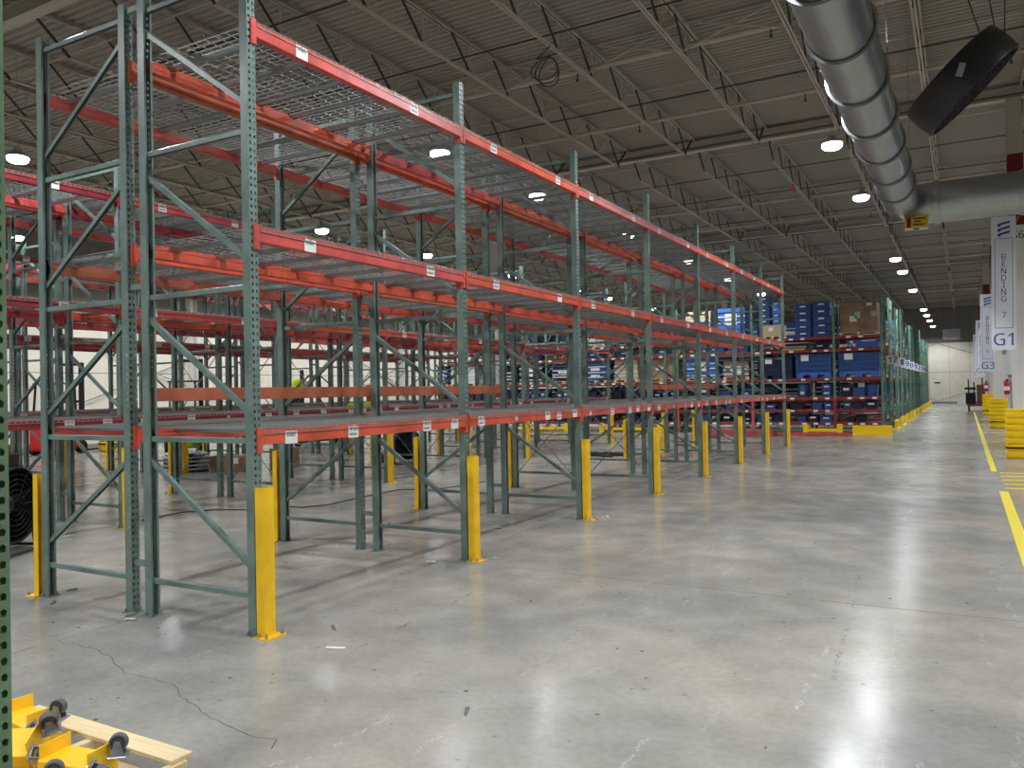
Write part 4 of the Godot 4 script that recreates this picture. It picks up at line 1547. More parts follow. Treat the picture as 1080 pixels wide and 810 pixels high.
# ======================================================================= floor markings and machines
func tape():
	var n := 0
	for p in [[0.41, 0.51, -17.85, -54.0, "thin yellow tape line along the aisle beyond the hatched tape"], [0.44, 0.56, 3.0, -14.65, "yellow tape line along the aisle before the hatched tape"]]:
		var st := new_st()
		block(st, Vector3(p[0], 0.0, p[2]), Vector3(p[1], 0.0015, p[3]))
		var o := part(numbered("floor_tape"), st, "tape_yellow", self)
		tag(o, p[4], "floor tape")
	for z in [-17.65, -17.03, -16.38, -15.71, -15.1]:
		var st := new_st()
		block(st, Vector3(0.54, 0.0, z - 0.06), Vector3(3.4, 0.0015, z + 0.06))
		var o := part(numbered("floor_tape"), st, "tape_yellow", self)
		tag(o, "short yellow tape stripe of the crossing, %s from the first column protector" % nth([-17.65, -17.03, -16.38, -15.71, -15.1].find(z)), "floor tape", "hatched crossing stripes")
	# cross line behind the protectors
	var st2 := new_st()
	block(st2, Vector3(0.4, 0.0, -31.6), Vector3(3.4, 0.0015, -31.5))
	tag(part(numbered("floor_tape"), st2, "paper", self), "white tape line across beside the second column protector", "floor tape")

func protector(label: String, at: Vector3, r := 0.36):
	var o := thing("column_protector", label, "column protector", "", at)
	var prof := [Vector2(r * 0.55, 0.0), Vector2(r, 0.0), Vector2(r + 0.02, 0.03)]
	var n := 7
	for i in n:
		var y := 0.05 + 0.147 * i
		prof.append(Vector2(r + 0.025, y))
		prof.append(Vector2(r + 0.03, y + 0.05))
		prof.append(Vector2(r + 0.025, y + 0.10))
		prof.append(Vector2(r, y + 0.115))
		prof.append(Vector2(r, y + 0.135))
	prof.append(Vector2(r + 0.02, 1.08))
	prof.append(Vector2(r + 0.01, 1.10))
	prof.append(Vector2(r * 0.55, 1.10))
	for half in 2:
		# each half shell: square plan with rounded corners
		var st := new_st()
		var pts := []
		for q in 17:
			var w := -PI / 2 + PI * q / 16.0 + PI * half
			var cx := cos(w)
			var cy := sin(w)
			var k := pow(pow(absf(cx), 6.0) + pow(absf(cy), 6.0), -1.0 / 6.0)
			pts.append(Vector3(cx * k, 0, cy * k))
		for i in prof.size() - 1:
			var p: Vector2 = prof[i]
			var s: Vector2 = prof[i + 1]
			for q in 16:
				var a: Vector3 = pts[q]
				var b: Vector3 = pts[q + 1]
				var d := (s - p).normalized()
				var nn := (a + b).normalized() * d.y + Vector3.UP * -d.x
				face(st, [a * p.x + Vector3.UP * p.y, b * p.x + Vector3.UP * p.y, b * s.x + Vector3.UP * s.y, a * s.x + Vector3.UP * s.y], nn)
		part("half_shell", st, "protector", o)
	for y in [0.245]:
		var st := new_st()
		var pts2 := []
		for q in 33:
			var w := TAU * q / 32.0
			var k := pow(pow(absf(cos(w)), 6.0) + pow(absf(sin(w)), 6.0), -1.0 / 6.0) * (r + 0.028)
			pts2.append(Vector3(cos(w) * k, y, sin(w) * k))
		for q in 32:
			bar(st, pts2[q], pts2[q + 1], 0.008, 0.045)
		part("strap", st, "band_black", o)

func extinguisher(label: String, at: Vector3, deg: float):
	var o := thing("fire_extinguisher", label, "fire extinguisher", "", at, yaw(deg))
	var st := new_st()
	lathe(st, [Vector2(0, 0), Vector2(0.085, 0), Vector2(0.095, 0.03), Vector2(0.095, 0.38), Vector2(0.07, 0.46), Vector2(0.03, 0.49), Vector2(0, 0.49)], 20)
	part("cylinder", st, "extinguisher", o)
	st = new_st()
	block(st, Vector3(-0.03, 0.49, -0.03), Vector3(0.03, 0.54, 0.03))
	block(st, Vector3(-0.02, 0.54, -0.02), Vector3(0.02, 0.56, 0.14))
	part("valve", st, "black", o)
	st = new_st()
	tube(st, [Vector3(0.02, 0.52, 0.02), Vector3(0.12, 0.48, 0.03), Vector3(0.13, 0.3, 0.02), Vector3(0.11, 0.12, 0.02)], 0.012)
	part("hose", st, "black", o)
	st = new_st()
	lathe(st, [Vector2(0.097, 0.15), Vector2(0.097, 0.30)], 20)
	part("paper", st, "paper", o)
	st = new_st()
	block(st, Vector3(-0.04, 0.1, -0.14), Vector3(0.04, 0.5, -0.095))
	part("bracket", st, "dark_grey", o)

func bending_machine(label: String, at: Vector3, s: Vector3):
	# white cabinet machine: plinth, body, window opening with dark glass, beam, side box, panel
	var o := thing("bending_machine", label, "machine", "", at)
	var st := new_st()
	bevel(st, Vector3(0, 0, -s.z), Vector3(s.x, 0.9, 0), 0.02)
	part("lower_body", st, "white_paint", o)
	st = new_st()
	bevel(st, Vector3(0, 2.0, -s.z), Vector3(s.x, s.y, 0), 0.02)
	part("upper_body", st, "white_paint", o)
	for z in [[-0.3, 0.0], [-s.z, -s.z + 0.3]]:
		st = new_st()
		bevel(st, Vector3(0, 0.9, z[0]), Vector3(s.x, 2.0, z[1]), 0.015)
		part("side_frame", st, "white_paint", o)
	st = new_st()
	block(st, Vector3(0.35, 0.9, -s.z + 0.3), Vector3(s.x - 0.3, 2.0, -0.3))
	part("inner_chamber", st, "dark_grey", o)
	st = new_st()
	bevel(st, Vector3(0.05, 1.55, -s.z + 0.3), Vector3(0.35, 1.75, -0.3), 0.01)
	part("press_beam", st, "steel", o)
	for k in 6:
		st = new_st()
		var z2 := -0.5 - (s.z - 1.0) * k / 5.0
		bevel(st, Vector3(0.1, 1.35, z2 - 0.12), Vector3(0.3, 1.55, z2 + 0.12), 0.01)
		part("tool", st, "grey_paint", o)
	st = new_st()
	bevel(st, Vector3(-0.22, 0.35, -s.z * 0.35), Vector3(0.0, 0.95, -s.z * 0.18), 0.015)
	part("control_box", st, "white_paint", o)
	st = new_st()
	bevel(st, Vector3(0.25, 0.95, 0.0), Vector3(s.x - 0.3, 1.7, 0.03), 0.006)
	part("side_panel", st, "grey_paint", o)
	st = new_st()
	bevel(st, Vector3(0.35, 1.78, 0.0), Vector3(s.x - 0.25, 2.5, 0.025), 0.006)
	part("glass_panel", st, "glass_dark", o)
	st = new_st()
	bevel(st, Vector3(0.5, 2.1, 0.025), Vector3(s.x - 0.6, 2.25, 0.06), 0.006)
	part("light_strip", st, "paper", o)

func machines():
	protector("yellow ribbed column protector around the first column beside the hatched tape", Vector3(1.09, 0, -21.2), 0.275)
	protector("yellow ribbed column protector around the second column of the aisle", Vector3(1.09, 0, -34.8), 0.275)
	protector("yellow ribbed column protector around the third column beside the cart", Vector3(1.09, 0, -48.4), 0.275)
	protector("yellow ribbed column protector near the cream side wall", Vector3(-24.4, 0, -16.5), 0.36)
	extinguisher("red fire extinguisher on the second aisle column", Vector3(1.36, 1.25, -34.62), 20)
	extinguisher("red fire extinguisher on the third aisle column", Vector3(0.98, 1.25, -48.13), 0)
	bending_machine("white bending machine between first and second aisle columns", Vector3(1.75, 0, -23.3), Vector3(2.4, 3.6, 3.6))
	bending_machine("white bending machine beyond the second aisle column", Vector3(1.65, 0, -37.5), Vector3(2.4, 3.4, 4.5))
	bending_machine("white bending machine beyond the third aisle column", Vector3(1.75, 0, -51.5), Vector3(2.4, 3.2, 4.5))
	# grey electrical cabinet behind the second column
	var c := thing("electrical_cabinet", "grey electrical cabinet behind the second aisle column", "cabinet", "", Vector3(1.95, 0, -36.2))
	var st := new_st()
	bevel(st, Vector3(-0.4, 0.08, -0.5), Vector3(0.5, 1.7, 0.4), 0.01)
	part("body", st, "grey_paint", c)
	for s in [0, 1]:
		st = new_st()
		bevel(st, Vector3(-0.38 + 0.44 * s, 0.12, 0.4), Vector3(0.04 + 0.44 * s, 1.66, 0.42), 0.005)
		var dr := part("door", st, "sign_grey", c)
		st = new_st()
		bevel(st, Vector3(0.0 + 0.08 * s, 0.85, 0.42), Vector3(0.025 + 0.08 * s, 1.0, 0.45), 0.005)
		part("handle", st, "black", dr)
	st = new_st()
	block(st, Vector3(-0.4, 0, -0.5), Vector3(0.5, 0.08, 0.4))
	part("plinth", st, "dark_grey", c)
	# flat cart with battery and carton
	var k := thing("tow_cart", "red flat tow cart with handle posts beside the third column protector", "cart", "", Vector3(0.62, 0, -56.6))
	st = new_st()
	bevel(st, Vector3(-0.5, 0.28, -1.0), Vector3(0.5, 0.42, 0.8), 0.02)
	part("deck", st, "red", k)
	for x in [-0.4, 0.4]:
		for z in [-0.8, 0.6]:
			st = new_st()
			rod(st, Vector3(x - 0.05, 0.14, z), Vector3(x + 0.05, 0.14, z), 0.14, 14)
			part("wheel", st, "rubber", k)
	for p in [[-0.4, -0.9, 1.9], [-0.1, -0.9, 1.75], [0.35, -0.9, 2.0]]:
		st = new_st()
		rod(st, Vector3(p[0], 0.42, p[1]), Vector3(p[0], p[2], p[1]), 0.04, 8)
		part("post", st, "dark_grey", k)
	st = new_st()
	bevel(st, Vector3(-0.62, 1.28, -0.98), Vector3(-0.0, 1.42, -0.85), 0.01)
	part("crossbar", st, "black", k)
	var b := thing("battery_box", "black battery box on the red tow cart", "box", "", Vector3(0.32, 0.42, -56.0))
	st = new_st()
	bevel(st, Vector3(-0.27, 0, -0.3), Vector3(0.27, 0.62, 0.3), 0.02)
	part("case", st, "black", b)
	st = new_st()
	bevel(st, Vector3(-0.27, 0.62, -0.3), Vector3(0.27, 0.68, 0.3), 0.02)
	part("lid", st, "dark_grey", b)
	box_thing("tall brown carton on the red tow cart", Vector3(0.87, 0.42, -56.1), Vector3(0.45, 1.15, 0.6), "cardboard", "", 0, false, 0)
	# unit heater near the far wall
	var h := thing("unit_heater", "metal unit heater hung high before the far wall", "heater", "", Vector3(-0.8, 5.2, -72.0))
	st = new_st()
	bevel(st, Vector3(-0.6, 0, -0.5), Vector3(0.6, 0.75, 0.4), 0.03)
	part("casing", st, "steel", h)
	for q in 5:
		st = new_st()
		bevel(st, Vector3(-0.52, 0.08 + 0.13 * q, 0.4), Vector3(0.52, 0.13 + 0.13 * q, 0.46), 0.006)
		part("louvre", st, "duct_metal", h)
	st = new_st()
	for s in [-0.5, 0.5]:
		rod(st, Vector3(s, 0.75, 0), Vector3(s, 3.2, 0), 0.012, 6)
	part("hanger", st, "pipe_dark", h)
	# white carton at the far wall
	box_thing("small white carton on the floor by the far wall", Vector3(-0.15, 0, -74.5), Vector3(0.8, 0.55, 0.5), "paper", "", 0, false, 0)
	var e := thing("wall_sign", "small dark notice on the far wall", "sign", "", Vector3(-2.0, 1.75, -77.17))
	st = new_st()
	bevel(st, Vector3(-0.22, -0.06, -0.01), Vector3(0.22, 0.06, 0.01), 0.003)
	part("plate", st, "dark_grey", e)

# ======================================================================= left side
func lift_truck(label: String, at: Vector3, deg: float, m: String, platform := 0.0) -> Node3D:
	var o := thing("lift_truck", label, "lift truck", "", at, yaw(deg))
	var st := new_st()
	bevel(st, Vector3(-0.5, 0.12, -0.7), Vector3(0.5, 1.15, 0.35), 0.06)
	part("body", st, m, o)
	st = new_st()
	bevel(st, Vector3(-0.47, 1.15, -0.68), Vector3(0.47, 1.3, 0.1), 0.05)
	part("hood", st, "dark_grey", o)
	for x in [-0.38, 0.38]:
		st = new_st()
		bevel(st, Vector3(x - 0.06, 0.05, 0.5), Vector3(x + 0.06, 2.9, 0.64), 0.01)
		part("mast_rail", st, "black", o)
		st = new_st()
		bevel(st, Vector3(x - 0.06, 0.04, 0.64), Vector3(x + 0.06, 0.1, 1.7), 0.01)
		part("fork", st, "black", o)
		for z in [-0.45, 0.4]:
			st = new_st()
			rod(st, Vector3(x - 0.08 + signf(x) * 0.1, 0.2, z), Vector3(x + 0.08 + signf(x) * 0.1, 0.2, z), 0.2, 16)
			part("wheel", st, "rubber", o)
		st = new_st()
		bar(st, Vector3(x, 1.15, 0.3), Vector3(x, 2.2, 0.25), 0.05, 0.05)
		bar(st, Vector3(x, 1.25, -0.6), Vector3(x, 2.2, -0.5), 0.05, 0.05)
		part("guard_post", st, "black", o)
	st = new_st()
	for k in 5:
		block(st, Vector3(-0.45, 2.2, -0.55 + 0.2 * k), Vector3(0.45, 2.24, -0.5 + 0.2 * k))
	part("overhead_guard", st, "black", o)
	for y in [0.35, 1.6, 2.8]:
		st = new_st()
		bevel(st, Vector3(-0.4, y, 0.52), Vector3(0.4, y + 0.09, 0.6), 0.01)
		part("mast_crossbar", st, "dark_grey", o)
	return o

func left_side():
	lift_truck("red lift truck parked by the cream side wall under the exit sign", Vector3(-25.0, 0, -15.0), 200, "extinguisher")
	lift_truck("lime green lift truck parked beyond the third rack block", Vector3(-21.4, 0, -16.9), 60, "lime")
	# exit sign on the side wall
	var e := thing("exit_sign", "white exit sign with red letters on the cream side wall", "sign", "", Vector3(-26.74, 2.5, -15.98), yaw(90))
	var st := new_st()
	bevel(st, Vector3(-0.22, -0.13, -0.03), Vector3(0.22, 0.13, 0.03), 0.005)
	part("housing", st, "white_paint", e)
	part("letters", glyphs("EXIT", 0.15, 0.004, 1.0), "extinguisher", e, Vector3(0, 0, 0.034))
	# order picker with a worker
	var o := thing("order_picker", "raised order picker platform holding the worker in a yellow vest", "order picker", "", Vector3(-19.9, 0, -20.35))
	st = new_st()
	bevel(st, Vector3(-0.5, 0.1, -1.6), Vector3(0.5, 0.8, -0.6), 0.04)
	part("power_unit", st, "dark_grey", o)
	for x in [-0.4, 0.4]:
		st = new_st()
		bevel(st, Vector3(x - 0.05, 0.1, -0.6), Vector3(x + 0.05, 2.6, -0.48), 0.01)
		part("mast_rail", st, "black", o)
		for z in [-1.3, 0.5]:
			st = new_st()
			rod(st, Vector3(x - 0.06, 0.13, z), Vector3(x + 0.06, 0.13, z), 0.13, 14)
			part("wheel", st, "rubber", o)
		st = new_st()
		bevel(st, Vector3(x - 0.06, 0.1, -0.6), Vector3(x + 0.06, 0.2, 0.8), 0.01)
		part("outrigger", st, "dark_grey", o)
	st = new_st()
	bevel(st, Vector3(-0.5, 0.80, -0.45), Vector3(0.5, 0.88, 0.7), 0.01)
	part("platform", st, "black", o)
	st = new_st()
	tube(st, [Vector3(-0.48, 0.88, 0.65), Vector3(-0.48, 1.75, 0.65), Vector3(0.48, 1.75, 0.65), Vector3(0.48, 0.88, 0.65)], 0.025)
	part("hand_rail", st, "dark_grey", o)
	person(Vector3(-19.9, 0.88, -20.2))
	# drum fans on the floor
	floor_fan("black drum fan on a wheeled stand beside the second rack block", Vector3(-9.42, 0, -5.0), 0.43, 0.34, 118, "black")
	floor_fan("navy blue drum fan on a stand in the second rack block", Vector3(-11.75, 0, -15.55), 0.36, 0.26, 60, "navy")
	var jk := thing("toolbox", "small red toolbox on the floor beside the navy fan", "toolbox", "", Vector3(-12.55, 0, -15.75), yaw(20))
	st = new_st()
	bevel(st, Vector3(-0.22, 0, -0.12), Vector3(0.22, 0.17, 0.12), 0.015)
	part("case", st, "dark_grey", jk)
	st = new_st()
	bevel(st, Vector3(-0.22, 0.17, -0.12), Vector3(0.22, 0.24, 0.12), 0.02)
	part("lid", st, "extinguisher", jk)
	st = new_st()
	tube(st, [Vector3(-0.08, 0.24, 0), Vector3(-0.08, 0.29, 0), Vector3(0.08, 0.29, 0), Vector3(0.08, 0.24, 0)], 0.01)
	part("handle", st, "black", jk)
	# cartons on the floor in the third block
	wrapped_bundle("dark bundle wrapped in clear film on the floor by the third rack block", Vector3(-15.8, 0, -12.5))
	box_thing("open brown carton on the floor beside the film wrapped bundle", Vector3(-14.72, 0, -12.95), Vector3(0.85, 0.36, 0.7), "cardboard", "", 20, false, 1, false)
	var b := box_thing("brown carton heaped with white packing on the floor", Vector3(-14.15, 0, -13.95), Vector3(0.5, 0.46, 0.5), "cardboard", "", 10, false, 0, false)
	st = new_st()
	for k in 12:
		var p := Vector3(rng.randf_range(-0.18, 0.18), 0.47 + rng.randf() * 0.08, rng.randf_range(-0.18, 0.18))
		lathe(st, [Vector2(0, -0.05), Vector2(0.05, -0.03), Vector2(0.07, 0.01), Vector2(0.04, 0.05), Vector2(0, 0.06)], 7, Transform3D(Basis.from_euler(Vector3(rng.randf() * 3, rng.randf() * 3, 0)), p))
	part("packing", st, "paper", b)

func wrapped_bundle(label: String, at: Vector3):
	var o := thing("wrapped_bundle", label, "bundle", "", at, yaw(65))
	for k in 3:
		var st := new_st()
		bevel(st, Vector3(-0.45 + 0.3 * k, 0, -0.35), Vector3(-0.17 + 0.3 * k, 0.34 + 0.07 * (k % 2), 0.35), 0.05)
		part("bale", st, ["dark_grey", "black", "grey_paint"][k], o)
	var st2 := new_st()
	for k in 4:
		bevel(st2, Vector3(-0.47, 0.04 + 0.09 * k, -0.37), Vector3(0.47, 0.07 + 0.09 * k, 0.37), 0.01)
	bevel(st2, Vector3(-0.42, 0.36, -0.3), Vector3(0.42, 0.43, 0.3), 0.03)
	part("film", st2, "wrap", o)

func floor_fan(label: String, at: Vector3, r: float, l: float, deg: float, m: String):
	var o := thing("floor_fan", label, "fan", "", at, yaw(deg))
	var st := new_st()
	for s in [-1, 1]:
		var z: float = s * (l / 2 + 0.12)
		tube(st, [Vector3(-r * 0.9, 0.03, z), Vector3(r * 0.9, 0.03, z)], 0.018)
		tube(st, [Vector3(s * r * 0.98, 0.03, -l / 2 - 0.12), Vector3(s * r * 0.98, 0.03, l / 2 + 0.12)], 0.018)
		tube(st, [Vector3(s * r * 0.98, 0.03, -0.1), Vector3(s * r * 1.02, r + 0.1, 0), Vector3(s * r * 0.98, 0.03, 0.1)], 0.016)
	part("stand", st, "black", o)
	for s in [-1, 1]:
		st = new_st()
		rod(st, Vector3(s * r * 0.95 - 0.03, 0.07, -l / 2 - 0.1), Vector3(s * r * 0.95 + 0.03, 0.07, -l / 2 - 0.1), 0.07, 14)
		part("wheel", st, "rubber", o)
	var fan := node("fan_head", o, Vector3(0, r + 0.11, 0))
	drum_fan_parts(fan, r, l, m, "black", 32)
	st = new_st()
	lathe(st, [Vector2(0, -0.004), Vector2(r * 0.955, -0.004), Vector2(r * 0.955, 0.004), Vector2(0, 0.004)], 32, Transform3D(Basis(Vector3(1, 0, 0), Vector3(0, 0, 1), Vector3(0, -1, 0)), Vector3(0, 0, -l * 0.42)))
	part("rear_cover", st, m, fan)
	st = new_st()
	bevel(st, Vector3(-0.17, r * 2 + 0.10, -0.10), Vector3(0.17, r * 2 + 0.26, 0.10), 0.02)
	part("switch_box", st, m, o)

# ---------- the worker: capsule bones joined by a smooth minimum, meshed as surface nets
func person(at: Vector3):
	var o := thing("person", "person in yellow-green vest bending forward on the order picker behind the racks", "person", "", at, yaw(70))
	# joints, metres above the platform, facing +z, bent at the hips
	var hip := Vector3(0, 0.94, -0.12)
	var chest := Vector3(0, 1.23, 0.20)
	var neck := Vector3(0, 1.29, 0.38)
	var head := Vector3(0, 1.26, 0.50)
	var torso := [[hip, Vector3(0, 1.10, 0.02), 0.15, 0.15], [Vector3(0, 1.10, 0.02), chest, 0.15, 0.165], [Vector3(-0.15, 1.26, 0.27), Vector3(0.15, 1.26, 0.27), 0.09, 0.09]]
	var legs := []
	var skin := [[neck, head, 0.055, 0.06]]
	for s in [-1, 1]:
		legs.append([hip + Vector3(s * 0.09, -0.02, 0), Vector3(s * 0.11, 0.48, 0.02), 0.10, 0.065])
		legs.append([Vector3(s * 0.11, 0.48, 0.02), Vector3(s * 0.12, 0.09, -0.06), 0.065, 0.045])
		legs.append([Vector3(s * 0.12, 0.05, -0.06), Vector3(s * 0.13, 0.04, 0.12), 0.045, 0.04])
		torso.append([Vector3(s * 0.18, 1.26, 0.27), Vector3(s * 0.25, 1.0, 0.34), 0.07, 0.055])
		torso.append([Vector3(s * 0.25, 1.0, 0.34), Vector3(s * 0.20, 0.86, 0.48), 0.052, 0.042])
		var wr := Vector3(s * 0.20, 0.86, 0.49)
		var palm := wr + Vector3(-s * 0.01, -0.04, 0.07)
		skin.append([wr, palm, 0.028, 0.034])
		for f in 4:
			var q := palm + Vector3((f - 1.5) * 0.019, -0.01, 0.02)
			skin.append([q, q + Vector3(0, -0.022, 0.035), 0.009, 0.009])
			skin.append([q + Vector3(0, -0.022, 0.035), q + Vector3(0, -0.06, 0.03 + 0.004 * f), 0.009, 0.008])
		skin.append([palm + Vector3(-s * 0.03, 0, 0), palm + Vector3(-s * 0.05, -0.035, 0.03), 0.011, 0.009])
	var bones := []
	for b in torso:
		bones.append(b)
	for b in legs:
		bones.append(b)
	part("body", nets(bones, 0.026, 0.03), "cloth_dark", o)
	# vest over the torso, a little larger
	var v := []
	for i in 3:
		var b: Array = torso[i]
		v.append([b[0], b[1], b[2] + 0.018, b[3] + 0.018])
	for i in [3, 5]:
		var b: Array = torso[i]
		v.append([b[0], b[0].lerp(b[1], 0.8), b[2] + 0.014, b[3] + 0.016])
	part("vest", nets(v, 0.024, 0.03), "hi_vis", o)
	var st := new_st()
	for p in [[Vector3(0, 1.08, 0.0), 0.178], [Vector3(0, 1.18, 0.13), 0.19]]:
		var ring := []
		for q in 25:
			var w := TAU * q / 24.0
			ring.append(p[0] + Vector3(cos(w), 0, 0) * p[1] + Vector3(0, -0.45, 0.78) * sin(w) * p[1])
		tube(st, ring, 0.016, 5)
	part("orange_stripe", st, "vest_orange", o)
	# head: skull, jaw, nose, ears; eyes and mouth as small pieces; hair cap
	skin.append([head + Vector3(0, 0.045, 0.0), head + Vector3(0, 0.06, 0.03), 0.088, 0.088])
	skin.append([head + Vector3(0, -0.03, 0.06), head + Vector3(0, -0.04, 0.07), 0.052, 0.048])
	skin.append([head + Vector3(0, 0.03, 0.115), head + Vector3(0, 0.0, 0.135), 0.012, 0.017])
	for s in [-1, 1]:
		skin.append([head + Vector3(s * 0.088, 0.04, 0.01), head + Vector3(s * 0.092, 0.01, 0.02), 0.016, 0.012])
	part("skin", nets(skin, 0.011, 0.012), "skin", o)
	st = new_st()
	for s in [-1, 1]:
		lathe(st, [Vector2(0, -0.011), Vector2(0.011, 0), Vector2(0, 0.011)], 8, Transform3D(Basis.IDENTITY, head + Vector3(s * 0.034, 0.045, 0.108)))
	part("eyes", st, "black", o)
	st = new_st()
	bar(st, head + Vector3(-0.025, -0.03, 0.112), head + Vector3(0.025, -0.03, 0.112), 0.012, 0.008)
	part("mouth", st, "sign_maroon", o)
	part("hair", nets([[head + Vector3(0, 0.075, -0.02), head + Vector3(0, 0.095, 0.03), 0.088, 0.075], [head + Vector3(0, 0.02, -0.045), head + Vector3(0, 0.06, -0.04), 0.06, 0.07]], 0.012, 0.02), "hair", o)

func nets(bones: Array, cell: float, k: float) -> ArrayMesh:
	var lo := Vector3.ONE * 1e9
	var hi := Vector3.ONE * -1e9
	for b in bones:
		var r := maxf(b[2], b[3]) + cell * 2.0
		for e in 2:
			lo = lo.min(b[e] - Vector3.ONE * r)
			hi = hi.max(b[e] + Vector3.ONE * r)
	var n := Vector3i(((hi - lo) / cell).ceil()) + Vector3i.ONE
	var f := PackedFloat32Array()
	f.resize(n.x * n.y * n.z)
	f.fill(1.0)
	for b in bones:
		var a: Vector3 = b[0]
		var d: Vector3 = b[1] - a
		var dd := maxf(d.length_squared(), 1e-9)
		var r := maxf(b[2], b[3]) + cell * 2.5 + k
		var i0 := Vector3i(((a.min(b[1]) - Vector3.ONE * r - lo) / cell).floor()).clamp(Vector3i.ZERO, n - Vector3i.ONE)
		var i1 := Vector3i(((a.max(b[1]) + Vector3.ONE * r - lo) / cell).ceil()).clamp(Vector3i.ZERO, n - Vector3i.ONE)
		for z in range(i0.z, i1.z + 1):
			for y in range(i0.y, i1.y + 1):
				for x in range(i0.x, i1.x + 1):
					var p := lo + Vector3(x, y, z) * cell
					var t := clampf((p - a).dot(d) / dd, 0.0, 1.0)
					var v: float = p.distance_to(a + d * t) - lerpf(b[2], b[3], t)
					var i := x + n.x * (y + n.y * z)
					var w := f[i]
					var h := maxf(k - absf(v - w), 0.0) / k
					f[i] = minf(v, w) - h * h * k * 0.25
	var ids := {}
	var vs := []
	var ns := []
	for z in n.z - 1:
		for y in n.y - 1:
			for x in n.x - 1:
				var s := Vector3.ZERO
				var cnt := 0
				var c := []
				for q in 8:
					c.append(f[(x + (q & 1)) + n.x * ((y + ((q >> 1) & 1)) + n.y * (z + (q >> 2)))])
				for e in [[0, 1], [2, 3], [4, 5], [6, 7], [0, 2], [1, 3], [4, 6], [5, 7], [0, 4], [1, 5], [2, 6], [3, 7]]:
					var va: float = c[e[0]]
					var vb: float = c[e[1]]
					if (va < 0) != (vb < 0):
						var t := va / (va - vb)
						var pa := Vector3(e[0] & 1, (e[0] >> 1) & 1, e[0] >> 2)
						var pb := Vector3(e[1] & 1, (e[1] >> 1) & 1, e[1] >> 2)
						s += pa.lerp(pb, t)
						cnt += 1
				if cnt:
					ids[x + n.x * (y + n.y * z)] = vs.size()
					vs.append(lo + (Vector3(x, y, z) + s / cnt) * cell)
					ns.append(Vector3(c[1] + c[3] + c[5] + c[7] - c[0] - c[2] - c[4] - c[6], c[2] + c[3] + c[6] + c[7] - c[0] - c[1] - c[4] - c[5], c[4] + c[5] + c[6] + c[7] - c[0] - c[1] - c[2] - c[3]).normalized())
	var st := new_st()
	var step := [1, n.x, n.x * n.y]
	for key in ids:
		for ax in 3:
			var u: int = step[(ax + 1) % 3]
			var w: int = step[(ax + 2) % 3]
			if not (ids.has(key - u) and ids.has(key - w) and ids.has(key - u - w)):
				continue
			var va := f[key]
			var vb := f[key + step[ax]]
			if (va < 0) == (vb < 0):
				continue
			var q := [ids[key], ids[key - u], ids[key - u - w], ids[key - w]]
			face(st, [vs[q[0]], vs[q[1]], vs[q[2]], vs[q[3]]], ns[q[0]] + ns[q[1]] + ns[q[2]] + ns[q[3]], [ns[q[0]], ns[q[1]], ns[q[2]], ns[q[3]]])
	return st.commit()

# ======================================================================= small things on the floor
func strip(pts: Array, w: float, y: float) -> SurfaceTool:
	var st := new_st()
	var r := RandomNumberGenerator.new()
	r.seed = pts.size()
	for i in pts.size() - 1:
		var a := Vector3(pts[i][0], y, pts[i][1])
		var b := Vector3(pts[i + 1][0], y, pts[i + 1][1])
		var n := maxi(1, int(a.distance_to(b) / 0.06))
		var u := (b - a).normalized().cross(Vector3.UP)
		var last := a
		for k in n:
			var c := a.lerp(b, (k + 1.0) / n)
			if k < n - 1:
				c += u * r.randf_range(-0.014, 0.014)
			var ww := w * r.randf_range(0.5, 1.3)
			face(st, [last - u * w / 2, last + u * w / 2, c + u * ww / 2, c - u * ww / 2], Vector3.UP)
			last = c
	return st

